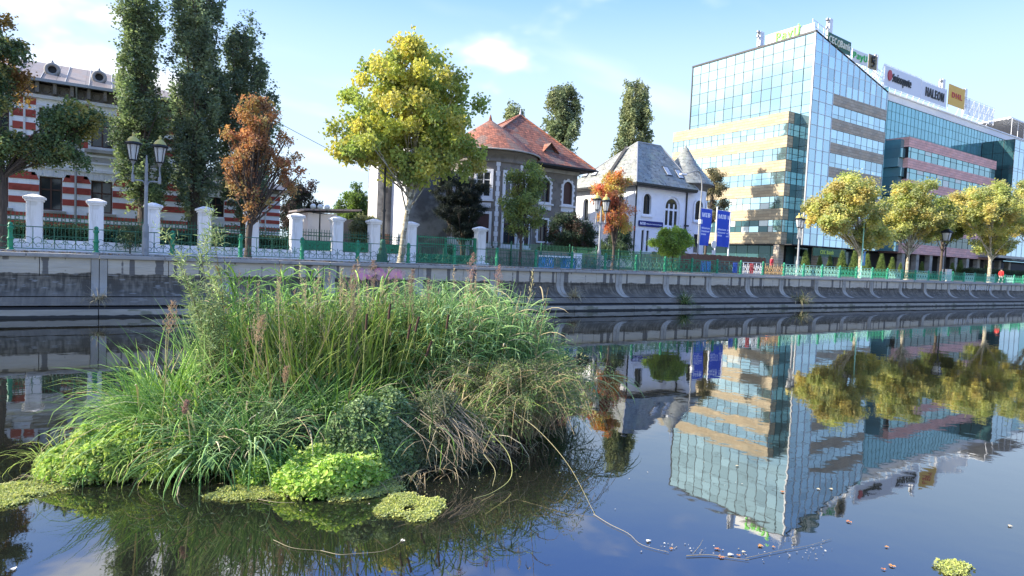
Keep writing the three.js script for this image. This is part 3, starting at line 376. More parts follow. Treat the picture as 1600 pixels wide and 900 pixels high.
// ------------------------------------------------------------------ grey villa with red roof
{
  const B = thing('grey_villa', 'dark grey villa with red tiled roofs, round bay and white toothed window surrounds', 'house', [25, GY, -45]);
  const W = 10.9, up = [[9.35, 10.35, 5.55, 7.55, 1], [6.85, 7.85, 5.55, 7.6, 1]], low = [[6.75, 7.75, 2.1, 4.0], [9.3, 10.2, 2.1, 4.0]];
  part(B, 'wall', facade(W, 8.5, [...up, ...low], 0.45), M.greyWall); part(B, 'wall', [span(0, W, 0, 8.5, -11, -10.6), span(0, 0.4, 0, 8.5, -10.6, -0.45), span(W - 0.4, W, 0, 8.5, -10.6, -0.45)], M.greyWall); part(B, 'floor', [span(0.4, W - 0.4, 4.5, 4.8, -10.6, -0.47)], M.dark);
  const teeth = (o, z = 0.002) => { const g = [ring(o, 0.16, 0.07, z)]; const [x0, x1, y0, y1, ar] = o, r = (x1 - x0) / 2, top = ar ? y1 - r : y1; for (let y = y0, k = 0; y < top; y += 0.24, k++) for (const s of [-1, 1]) if (k % 2) { const x = s < 0 ? x0 - 0.27 : x1 + 0.15; g.push(span(x, x + 0.12, y, y + 0.22, z, z + 0.066)); } if (ar) for (let k = 0; k < 9; k += 2) { const a = Math.PI * (k + 0.5) / 9, c = x0 + r; g.push(box(0.24, 0.13, 0.066, 0, 0, 0).rotateZ(a + Math.PI / 2).translate(c + Math.cos(a) * (r + 0.2), top + Math.sin(a) * (r + 0.2), z + 0.033)); } return g; };
  up.forEach((o, i) => { if (i) windowIn(B, o, M.woodDark, M.glassDark, { z: -0.28 }); else { const s = part(B, 'shutter', sheet(o, 0.05, -0.2), M.shutter); const sl = []; for (let y = o[2] + 0.08; y < o[3] - 0.3; y += 0.11) sl.push(span(o[0] + 0.06, o[1] - 0.06, y, y + 0.05, -0.16, -0.13)); part(s, 'slats', sl, M.woodDark); } part(B, 'window_surround', teeth(o), M.stoneTrim); part(B, 'window_sill', [span(o[0] - 0.35, o[1] + 0.35, 5.27, 5.42, -0.02, 0.22), span(o[0] - 0.2, o[1] + 0.2, 4.85, 5.27, 0.002, 0.07)], M.stoneTrim); });
  for (const o of low) { windowIn(B, o, M.woodDark, M.glassDark, { z: -0.28, nx: 2, rows: [0.7] }); part(B, 'window_surround', teeth(o), M.stoneTrim); }
  part(B, 'cornice', [span(5.5, W + 0.1, 8.18, 8.5, 0.002, 0.12), span(W, W + 0.1, 8.18, 8.5, -11, 0)], M.coping);
  part(B, 'eaves', [span(5, W + 1.15, 8.52, 8.7, -12, 0.95)], M.dark);
  const ax = 7.7, ay = 13.95, az = -5, ex = W + 1.25, ez = 1.05, y = 8.72;
  const roof = part(B, 'roof', poly([[[-0.9, y, ez], [ex, y, ez], [ax, ay, az]], [[ex, y, ez], [ex, y, -12], [ax, ay, az]], [[ex, y, -12], [-0.9, y, -12], [ax, ay, az]], [[-0.9, y, -12], [-0.9, y, ez], [ax, ay, az]], [[-0.9, y - 0.02, ez], [-0.9, y - 0.02, -12], [ex, y - 0.02, -12], [ex, y - 0.02, ez]]]), M.redTile);
  part(roof, 'ridge_tiles', [[ex, ez], [ex, -12], [-0.9, -12], [-0.9, ez]].map(([px, pz]) => bar([px, y + 0.03, pz], [ax, ay + 0.04, az], 0.09, 6)), M.redTile); part(roof, 'finial', [cyl(0.12, 0.02, 0.6, ax, ay, az, 8)], M.stoneTrim);
  part(B, 'gutter', [span(5, ex, 8.6, 8.74, ez - 0.02, ez + 0.13), span(ex - 0.02, ex + 0.13, 8.6, 8.74, -12, ez + 0.13)], M.dark);
  { const d = part(B, 'dormer', [poly([[[7.35, 10.05, -0.55], [8.75, 10.05, -0.55], [8.05, 10.75, -0.55]]])], M.shutter); part(d, 'dormer_roof', poly([[[7.15, 9.95, -0.2], [8.05, 10.85, -0.3], [8.05, 10.85, -2.0], [7.15, 9.95, -1.6]], [[8.95, 9.95, -0.2], [8.05, 10.85, -0.3], [8.05, 10.85, -2.0], [8.95, 9.95, -1.6]]]), M.redTile); part(d, 'dormer_window', [span(7.6, 8.5, 9.72, 10.22, -0.62, -0.52), span(7.5, 8.6, 9.64, 9.72, -0.7, -0.42)], M.glassDark); part(d, 'dormer_cheek', [span(7.4, 7.5, 9.4, 10.1, -1.4, -0.5), span(8.6, 8.7, 9.4, 10.1, -1.4, -0.5)], M.woodDark); }
  // round bay under its own cone
  const bx = 2.4, bz = -1.5, R = 3.6;
  part(B, 'bay_wall', [cyl(R, R, 8.3, bx, 0, bz, 48)], M.greyWall);
  part(B, 'bay_cornice', [lathe([[R + 0.02, 8.1], [R + 0.14, 8.14], [R + 0.14, 8.3], [R + 0.05, 8.34], [R + 0.1, 8.5], [R + 0.3, 8.75], [R + 0.55, 8.9], [R + 0.55, 9.02], [0.2, 9.02]], 48).translate(bx, 0, bz)], M.greyWall);
  const cone = lathe([[R + 0.75, 9.0], [R + 0.72, 9.1], [R * 0.66, 10.6], [0.05, 12.15]], 40); cone.translate(bx, 0, bz);
  const bayRoof = part(B, 'bay_roof', cone, M.redTile); part(bayRoof, 'finial', [cyl(0.16, 0.03, 0.5, bx, 12.1, bz, 8)], M.redTile);
  part(B, 'bay_gutter', [new THREE.TorusGeometry(R + 0.78, 0.07, 6, 48).rotateX(Math.PI / 2).translate(bx, 9.03, bz)], M.coping);
  for (const a of [-72, -36, 0, 36]) for (const f of [0, 1]) {
    const w = a === -72 ? 0.34 : 0.56, o = [-w, w, f ? 5.3 : 1.6, f ? 7.3 : 3.95], k = new THREE.Group(); const T = (g) => g.translate(0, 0, R * Math.cos(0.16) + 0.02).rotateY(a * RAD).translate(bx, 0, bz);
    const sur = part(B, 'window_surround', T(merge([ring(o, 0.2, 0.14, 0), span(-w - 0.3, w + 0.3, o[2] - 0.34, o[2] - 0.2, -0.02, 0.24), ...(f ? [span(-w - 0.1, w + 0.1, o[2] - 0.85, o[2] - 0.45, 0, 0.1)] : [])])), M.stoneTrim);
    const fr = []; for (let q = -1; q <= 1; q++) fr.push(span(q * w * 0.96 - 0.04, q * w * 0.96 + 0.04, o[2], o[3], 0, 0.09)); fr.push(span(-w, w, o[3] - 0.08, o[3], 0, 0.08), span(-w, w, o[2], o[2] + 0.08, 0, 0.08), span(-w, w, lerp(o[2], o[3], 0.66), lerp(o[2], o[3], 0.66) + 0.06, 0, 0.08));
    if (!f && a === -36) part(sur, 'door', T(merge([span(-w, w, o[2], o[3], 0.0, 0.05), span(-0.02, 0.02, o[2], o[3], 0.05, 0.07)])), M.shutter); else { const m = part(sur, 'window', T(merge(fr)), f ? M.stoneTrim : M.woodDark); part(sur, 'pane', T(span(-w, w, o[2], o[3], 0.0, 0.03)), M.glassDark); }
  }
  for (const a of [-54, -18, 18]) { const g = []; for (let q = 0; q < 20; q++) g.push(box(q % 2 ? 0.34 : 0.22, 0.38, 0.12, 0, 0.4 + q * 0.4, R).rotateY(a * RAD).translate(bx, 0, bz)); part(B, 'quoins', g, M.stoneTrim); }
  part(B, 'downpipe', [bar([5.95, 0, 0.15], [5.95, 8.4, 0.15], 0.06, 6)], M.steel);
}
// ------------------------------------------------------------------ white house with turret
const font = await new FontLoader().loadAsync('fonts/droid/droid_sans_bold.typeface.json');
const text3 = (s, size, depth = 0.05) => { const g = new TextGeometry(s, { font, size, depth, curveSegments: 4, bevelEnabled: false }); g.computeBoundingBox(); return g; };
const canvasTex = (w, h, draw) => { const c = document.createElement('canvas'); c.width = w; c.height = h; draw(c.getContext('2d'), w, h); const t = new THREE.CanvasTexture(c); t.colorSpace = THREE.SRGBColorSpace; return t; };
const plane01 = (w, h) => { const g = new THREE.PlaneGeometry(w, h); g.userData.uvDone = true; return g; };
{
  const B = thing('white_house', 'white two storey house with grey slate hipped roof and conical corner turret', 'house', [43.3, GY, -45]);
  const W = 7.1, w1 = [0.95, 2.0, 5.4, 7.4, 1], tri = [4.0, 6.1, 4.3, 7.4, 1], sl = [[0.95, 1.3, 1.75, 3.8], [1.62, 1.97, 1.75, 3.8]];
  part(B, 'wall', facade(W, 8.0, [w1, tri, ...sl], 0.45), M.white); const lh = [[1.6, 2.5, 4.9, 7.2, 1], [4.2, 5.1, 4.9, 7.2, 1], [7, 7.9, 4.9, 7.2, 1], [2.6, 3.5, 1.5, 3.5], [6, 6.9, 1.5, 3.5]];
  const side = new THREE.Group(); side.name = 'side_wall'; side.rotation.y = -Math.PI / 2; side.position.set(0, 0, -9.6); B.add(side);
  part(side, 'wall', facade(9.15, 8.0, lh, 0.45), M.white); for (const o of lh) windowIn(side, o, M.darkMetal, M.glassDark, { z: -0.3, surround: 1, sm: M.cream });
  part(B, 'rear_wall', [span(0, W, 0, 8, -10, -9.6), span(W - 0.4, W, 0, 8, -9.6, -0.45)], M.white); part(B, 'floor', [span(0.46, W - 0.4, 4.0, 4.25, -9.6, -0.46)], M.dark);
  windowIn(B, w1, M.darkMetal, M.glassDark, { z: -0.28, nx: 2, rows: [0.7], surround: 1, sm: M.white, sgrow: 0.13, sill: 1 });
  windowIn(B, tri, M.pillar, M.glassDark, { z: -0.2, nx: 3, rows: [0.58], bar: 0.2, surround: 1, sm: M.white, sgrow: 0.16 }); for (const o of sl) windowIn(B, o, M.darkMetal, M.glassDark, { z: -0.25, nx: 1, rows: [] });
  part(B, 'base_course', [span(-0.02, W, 0, 1.5, 0.002, 0.1)], M.darkPlinth); part(B, 'eaves', [span(-0.75, W + 0.7, 8.0, 8.16, -10.6, 0.75)], M.black); part(B, 'fascia', [span(-0.8, W + 0.72, 8.1, 8.3, 0.752, 0.84), span(-0.84, -0.752, 8.1, 8.3, -10.6, 0.84)], M.black);
  const e = 8.28, a = [-0.85, e, 0.85], b = [W + 0.75, e, 0.85], c = [W + 0.75, e, -10.7], d = [-0.85, e, -10.7], p = [2.7, 13.0, -3.0], q = [6.0, 13.03, -3.0], r2 = [2.4, 11.4, -7.5];
  const roof = part(B, 'roof', poly([[a, b, q, p], [b, c, q], [c, d, r2, p, q].slice(0, 3).concat([p]).reverse(), [c, p, q], [d, a, p, r2], [a, d, c, b].map((v) => [v[0], v[1] - 0.02, v[2]])]), M.slate);
  part(roof, 'ridge_cap', [bar(p, q, 0.08), bar(a, p, 0.08), bar(b, q, 0.08), bar(p, r2, 0.08), bar(r2, d, 0.08)], M.steel);
  part(roof, 'dark_strip', poly([[[-0.1, 9.3, -4.3], [-0.1, 9.3, -3.85], [2.3, 12.5, -3.85], [2.3, 12.5, -4.3]].map(([x, y, z]) => [x - 0.12, y + 0.12, z])]), M.dark);
  const sky = (x, y, z, tilt, ry) => { const f = part(roof, 'skylight', [box(0.8, 0.09, 1.3)], M.darkMetal); f.rotation.set(0, ry, 0); f.position.set(x, y, z); f.rotation.order = 'YXZ'; f.rotation.x = tilt; part(f, 'pane', [box(0.62, 0.05, 1.1, 0, 0.05, 0)], M.blind); };
  const ts = Math.atan2(4.72, 3.85); sky(4.6, e + 4.72 * 0.36, 0.85 - 3.85 * 0.36, ts, 0); sky(6.2, e + 4.72 * 0.33, 0.85 - 3.85 * 0.33, ts, 0);
  const tl = Math.atan2(3.12, 3.25); sky(-0.85 + 1.35, e + 1.75, -8.2, tl * 1.05, -Math.PI / 2); sky(-0.85 + 1.35, e + 1.75, -6.7, tl * 1.05, -Math.PI / 2);
  // turret
  const tx = 8.75, tz = -2.0, R = 2.4;
  part(B, 'turret_wall', [cyl(R, R, 8.9, tx, 0, tz, 32)], M.white); part(B, 'turret_cornice', [lathe([[R + 0.01, 8.35], [R + 0.1, 8.4], [R + 0.12, 8.8], [R + 0.62, 9.0], [R + 0.62, 9.1], [0.2, 9.12]], 32).translate(tx, 0, tz)], M.darkPlinth);
  part(B, 'turret_roof', [lathe([[R + 0.75, 8.98], [R + 0.72, 9.1], [R * 0.55, 11.3], [0.02, 13.35]], 32).translate(tx, 0, tz)], M.slate); part(B, 'finial', [cyl(0.06, 0.02, 0.5, tx, 13.3, tz, 6)], M.steel);
  for (const an of [-6, 42]) { const T = (g) => g.translate(0, 0, R * Math.cos(0.2) + 0.03).rotateY(an * RAD).translate(tx, 0, tz); const o = [-0.5, 0.5, 5.3, 7.3, 1]; const s = part(B, 'window_surround', T(merge([ring(o, 0.15, 0.12, 0), span(-0.7, 0.7, 5.0, 5.14, 0, 0.26)])), M.white); part(s, 'window', T(merge([ring([-0.44, 0.44, 5.36, 7.24, 1], 0.06, 0.09, 0), span(-0.03, 0.03, 5.3, 7.2, 0, 0.08), span(-0.45, 0.45, 6.6, 6.66, 0, 0.08)])), M.darkMetal); part(s, 'pane', T(sheet(o, 0.03, 0)), M.glassDark); part(B, 'window', T(merge([span(-0.35, 0.35, 1.9, 3.8, -0.02, 0.05)])), M.glassDark); }
  part(B, 'downpipe', [bar([W - 0.08, 0, 0.1], [W - 0.08, 8.1, 0.1], 0.08, 6), bar([-0.1, 0, 0.1], [-0.1, 8.1, 0.1], 0.08, 6), box(0.5, 0.16, 0.2, W - 0.05, 4.6, 0.2)], M.black);
  const sg = solo('wall_sign', 'long navy sign with white lettering on the white house front', 'sign', [rbox(3.3, 0.56, 0.1, 0, 0, 0, 0.02)], M.navy, [45.35, GY + 4.45, -44.9]);
  const t = canvasTex(1024, 176, (k, w, h) => { k.fillStyle = '#18246e'; k.fillRect(0, 0, w, h); k.fillStyle = '#f4f6ff'; k.font = 'bold 128px sans-serif'; k.fillText('MIB', 24, 132); k.font = 'bold 56px sans-serif'; k.fillText('Millenium Insurance Broker', 300, 112, 690); });
  const f = part(sg, 'lettering', plane01(3.24, 0.5), std(0xffffff, 0.6, { map: t })); f.position.z = 0.056;
}
// ------------------------------------------------------------------ glass office building
const glassVar = (c, n, seed, met, rough = 0.03, spread = 0.18) => { const R = rng(seed); return [...Array(n)].map(() => { const k = 1 + spread * (R() - 0.5) * 2; return std(c.map((x) => x * k), rough + 0.03 * R(), { metalness: met }); }); };
{
  const B = thing('glass_office_building', 'ten storey glass office building with sand coloured stone bands and a pink banded wing', 'office building', [91.7, GY, -58]);
  const mirror = glassVar([0.46, 0.66, 0.70], 7, 1, 0.85, 0.03, 0.17), bluish = glassVar([0.46, 0.63, 0.72], 7, 2, 0.85, 0.03, 0.2), wingG = glassVar([0.22, 0.48, 0.56], 5, 3, 0.6, 0.05), podG = glassVar([0.26, 0.46, 0.48], 4, 4, 0.6, 0.05), darkG = glassVar([0.05, 0.13, 0.14], 3, 5, 0.3, 0.04);
  const unit = boxUV(new THREE.BoxGeometry(1, 1, 1)); const R = rng(77); let count = {};
  M.blindGlass = std([0.5, 0.56, 0.54], 0.12, { metalness: 0.2 });
  // a grid of panes on a plane: o origin, axis 'x' (facing +z) or 'z' (facing -x, u runs from front to back)
  const grid = (name, o, axis, us, vs, mats, { jit = 0.006, gap = 0.05, skip, group = 0.14, mull = M.steel, md = 0.06, top } = {}) => {
    const bars = [], far = [];
    for (let i = 0; i < us.length - 1; i++) for (let j = 0; j < vs.length - 1; j++) {
      if (skip && skip(i, j)) continue; const w = us[i + 1] - us[i] - gap, h = vs[j + 1] - vs[j] - gap, u = (us[i] + us[i + 1]) / 2, v = (vs[j] + vs[j + 1]) / 2;
      const m = mats[Math.floor(R() * mats.length)]; const q = new THREE.Mesh(unit, m); q.name = name; q.scale.set(w, h, 0.04);
      q.rotation.set((R() - 0.5) * jit, (axis === 'x' ? 0 : -Math.PI / 2) + (R() - 0.5) * jit, 0, 'YXZ'); if (axis === 'x') q.position.set(o[0] + u, o[1] + v, o[2]); else q.position.set(o[0], o[1] + v, o[2] - u); 
      B.add(q); count[name] = (count[name] ?? 0) + 1;
    }
    const put = (u0, u1, v0, v1) => axis === 'x' ? span(o[0] + u0, o[0] + u1, o[1] + v0, o[1] + v1, o[2] - 0.03, o[2] + md) : span(o[0] - md, o[0] + 0.03, o[1] + v0, o[1] + v1, o[2] - u1, o[2] - u0);
    const U0 = us[0], U1 = us[us.length - 1], V0 = vs[0], V1 = vs[vs.length - 1];
    us.forEach((u) => bars.push(put(u - gap / 2 - 0.015, u + gap / 2 + 0.015, V0, top ? Math.min(V1, top(u)) : V1)));
    vs.forEach((v) => bars.push(put(U0, U1, v - gap / 2, v + gap / 2)));
    part(B, 'mullions', bars, mull);
  };
  const seq = (a, b, n) => [...Array(n + 1)].map((_, i) => lerp(a, b, i / n));
  const T = 37.5, Tr = 31.9;       // tops above ground: corner, and canal-side right end
  // bodies behind the glass
  part(B, 'core', [span(0.12, 22.3, 4.55, 30.8, -24, -0.12), span(0.12, 4, 30.8, 36.6, -24, -0.4), span(4, 22.3, 30.8, 32.4, -24, -0.5), span(0.12, 22.3, 32.4, 36.4, -24, -8), span(-2.9, 0.12, 4.6, 24.9, -25, -1.8), span(22.4, 120, 4.6, 32, -26, -2.15)], M.dark);
  // left face: tall glass above the stone banded block, and a strip beside it
  grid('mirror_pane', [0, 0, 0], 'z', seq(1.62, 24, 12), [25.1, 26.4, 28.3, 30.2, 32.1, 34.0, 35.7, 37.3], mirror, { mull: M.darkMetal });
  grid('mirror_pane', [0, 0, 0], 'z', [0.06, 1.62], seq(4.5, 25.1, 12), mirror, { mull: M.darkMetal }); grid('mirror_pane', [0, 0, 0], 'z', [0.06, 1.62], [25.1, 26.4, 28.3, 30.2, 32.1, 34.0, 35.7, 37.3], mirror, { mull: M.darkMetal });
  part(B, 'corner_post', [span(-0.1, 0.1, 4.5, T + 0.1, -0.1, 0.1)], M.steel); part(B, 'roof_edge', [span(-0.16, 0.2, 37.3, 37.6, -24.2, 0.1)], M.darkMetal); part(B, 'rear_edge', [span(-0.1, 0.2, 4.6, 37.3, -24.2, -24.02)], M.darkMetal);
  // stone banded block in front of the left face
  const bx = -3.1, bz0 = 1.65, bz1 = 25.2, tops = [25.05, 21.35, 17.62, 13.92, 10.05, 6.38], bots = [23.25, 19.55, 15.85, 12.0, 8.28, 4.53];
  for (let i = 0; i < 6; i++) { part(B, 'stone_band', [span(bx, -0.03, bots[i], tops[i], -bz1, -bz0)], M.travertine); part(B, 'end_band', [span(-1.6, -0.03, bots[i] + 0.01, tops[i] - 0.01, -bz0 + 0.004, -bz0 + 0.05)], darkG[0]); }
  const cu = [0, 1.5, 2.4, 4.1, 5.9, 7.4, 8.6, 10.2, 12, 13.3, 14.6, 16.4, 17.8, 19.6, 20.9, 22.3, 23.4];
  for (let i = 0; i < 5; i++) { grid('strip_window', [bx + 0.1, 0, -bz0 - 0.08], 'z', cu, [tops[i + 1], lerp(tops[i + 1], bots[i], 0.5), bots[i]], i === 4 ? [...mirror.slice(0, 3), darkG[0], podG[1], podG[2], M.blindGlass] : i === 3 ? [...mirror, M.blindGlass] : mirror, { jit: 0.004, mull: M.darkMetal, md: 0.04 }); grid('end_window', [bx, 0, -bz0 + 0.0], 'x', [0.02, 1.5, 3.05], [tops[i + 1], lerp(tops[i + 1], bots[i], 0.5), bots[i]], podG, { mull: M.darkMetal }); }
  // canal face: full height glass, then brown bands
  const rows = []; for (let v = 4.5; v < 37.4; v += 1.86) rows.push(v); const slope = (u) => u < 1 ? T - 0.1 : Math.max(Tr, T - (u - 0) * (T - Tr - 0.2) / 22);
  const us1 = seq(0.12, 5.8, 3), us2 = seq(5.8, 22.3, 9);
  const capped = (us, v0) => { for (let i = 0; i < us.length - 1; i++) { let v = v0; for (let k = 0; ; k++) { const a = us[i] + 0.03, b = us[i + 1] - 0.03, ta = slope(a), tb = slope(b), lo = v + 0.025, hi = v + 1.86 - 0.025; if (lo > tb - 0.12) break; const ya = Math.min(hi, ta), yb = Math.min(hi, tb); const s = new THREE.Shape([new THREE.Vector2(a, lo), new THREE.Vector2(b, lo), new THREE.Vector2(b, yb), new THREE.Vector2(a, ya)]); const m = part(B, 'blue_pane', new THREE.ExtrudeGeometry(s, { depth: 0.04, bevelEnabled: false }).translate(0, 0, -0.02), bluish[Math.floor(R() * 7)]); m.rotation.x = 0; v += 1.86; } } };
  const strips = [[28.95, 27.05], [25.1, 23.2], [21.25, 19.4], [17.4, 15.6], [13.6, 11.8], [9.8, 8.0]];
  grid('blue_pane', [0, 0, 0], 'x', us1, seq(4.5, 28.95, 13), bluish, { mull: M.whiteMetal, md: 0.1, gap: 0.06 });
  capped([...us1, ...us2.slice(1)], 28.95); { const g = []; for (const u of [...us1, ...us2.slice(1)]) g.push(span(u - 0.035, u + 0.035, 28.95, slope(u), -0.03, 0.12)); for (let v = 28.95; v < 37; v += 1.86) { let e = 22.3; while (e > 0.2 && slope(e) < v) e -= 0.1; g.push(span(0.1, e, v - 0.025, v + 0.025, -0.03, 0.05)); } part(B, 'mullions', g, M.whiteMetal); }
  part(B, 'sloped_edge', [bar([0, T + 0.05, 0.02], [22.4, Tr + 0.25, 0.02], 0.16, 4)], M.darkMetal);
  const bt = [28.95, 25.1, 21.25, 17.4, 13.55, 9.75], bb = [27.2, 23.35, 19.6, 15.75, 11.9, 8.1];
  for (let i = 0; i < 6; i++) { part(B, 'brown_band', [span(5.83, 22.35, bb[i], bt[i], -0.3, 0.14)], M.brownStone); const lo = i < 5 ? bt[i + 1] : 4.5; grid('ribbon_pane', [0, 0, 0], 'x', us2, [lo, lerp(lo, bb[i], 0.32), bb[i]], bluish, { mull: M.steel, md: 0.05 }); }
  part(B, 'side_return', [span(22.35, 22.5, 4.5, 33, -2.1, 0.1)], wingG[0]);
  // long wing
  const wu = seq(22.5, 90, 50), wz = -2.0;
  grid('wing_pane', [0, 0, wz], 'x', seq(22.5, 82.5, 42), [24.9, 26.7, 28.5, 30.1, 31.75], wingG, { mull: M.teal, md: 0.05, jit: 0.004 });
  grid('wing_pane', [0, 0, wz], 'x', seq(22.5, 28.2, 4), seq(4.6, 24.9, 11), wingG, { mull: M.teal, md: 0.05, jit: 0.004 });
  part(B, 'parapet', [31.5, 40, 48.5, 57, 65.5, 74, 82.5, 91, 100].map((x, i, a) => span(i ? a[i - 1] + 0.03 : 22.5, x, 31.8, 33.0, wz - 0.3, wz + 0.14)), M.whiteMetal); part(B, 'roof_edge', [span(22.4, 110, 33.0, 33.25, wz - 1, wz + 0.3)], M.whiteMetal);
  part(B, 'wing_glass', [span(82.5, 110, 4.6, 31.75, wz - 0.05, wz)], wingG[1]);
  // pink banded block
  const pz = 2.0, px0 = 26.7, px1 = 63.4, pt = [24.8, 21.1, 17.4, 13.7, 10.0, 6.1], pb = [23.05, 19.35, 15.65, 11.95, 8.2, 4.35];
  part(B, 'core', [span(px0 + 0.2, px1 - 0.1, 4.4, 24.6, -2.0, pz - 0.2)], M.dark);
  for (let i = 0; i < 6; i++) { part(B, 'pink_band', [span(px0, px1, pb[i], pt[i], -1.9, pz + 0.12)], M.pinkStone); if (i < 5) grid('podium_pane', [px0, 0, pz], 'x', [0.05, 1.0, ...seq(3.6, 36.6, 13)], [pt[i + 1], lerp(pt[i + 1], pb[i], 0.62), pb[i]], i < 3 ? [...podG, ...podG, M.blindGlass] : darkG, { mull: M.darkMetal, jit: 0.004 }); }
  for (let i = 0; i < 12; i++) part(B, 'stepped_side', [span(px0 - 1.7 + 0.25 * (i % 3), px0 - 0.02, 4.6 + i * 1.65, 6.18 + i * 1.65, -1.9, pz - 0.4 - 0.3 * (i % 2))], podG[i % 4]);
  // glass box at the right end
  part(B, 'core', [span(66.7, 77, 4.6, 29.4, -1.9, 3.75)], M.dark);
  grid('box_pane', [66.55, 0, 3.9], 'x', [0.05, 2.6, 5.2, 8, 10.6], [4.6, 8, 8.5, 11.8, 12.3, 15.6, 16.1, 19.4, 19.9, 23.1, 23.7, 27.3, 27.9, 29.6], glassVar([0.45, 0.62, 0.72], 3, 9, 0.7), { mull: M.steel });
  grid('box_side_pane', [66.6, 0, 3.9], 'z', [0, 1.9, 3.8, 5.8], [4.6, 8, 12, 16, 20, 23.5, 27, 29.6], darkG, { mull: M.darkMetal });
  // ground floor
  part(B, 'ground_floor', [span(-0.6, 22, 0, 4.4, -24, -3), span(24, 100, 0, 4.3, -12, -2.6)], M.dark); grid('shop_window', [-0.7, 0, -3], 'z', [0, 2, 4.2, 6.4, 8.6, 10.8, 13, 15.2, 17.5, 20], [0.1, 3.0, 4.3], darkG, { mull: M.teal }); grid('shop_window', [0, 0, -2.9], 'x', [0.2, 2.4, 4.6, 6.8, 9, 11.2, 13.4, 15.6, 17.8, 20], [0.1, 3.2, 4.3], darkG, { mull: M.darkMetal });
  part(B, 'canopy_slab', [span(-3, 22.3, 4.36, 4.5, -20, 0.2)], M.dark);
  for (const [x, z] of [[-2.4, -2.4], [5, -0.5], [11.5, -0.5], [18, -0.5]]) part(B, 'column', [rbox(1.3, 4.3, 1.0, x, 2.2, z, 0.03)], M.brownStone); for (let x = 28; x < 76; x += 5.2) part(B, 'column', [rbox(1.1, 4.3, 0.9, x, 2.18, 1.5, 0.03)], M.paleConcrete);
  part(B, 'entrance_canopy', [box(16, 0.5, 4.5, 66, 5.0, 3.4), box(9, 0.3, 4, 80, 4.7, 3)], M.steel);
  const led = part(B, 'shop_fascia', [span(2.2, 11.5, 2.9, 4.2, 0.5, 0.62)], M.greenDark); { const t = text3('CEC Bank', 0.62, 0.05); t.translate(4.0, 3.25, 0.63); part(led, 'lettering', t, std([0.55, 0.7, 0.12], 0.5)); }
  part(B, 'shop_poster', [span(9.5, 13, 0.9, 2.8, -2.7, -2.6)], M.paintWhite);
}
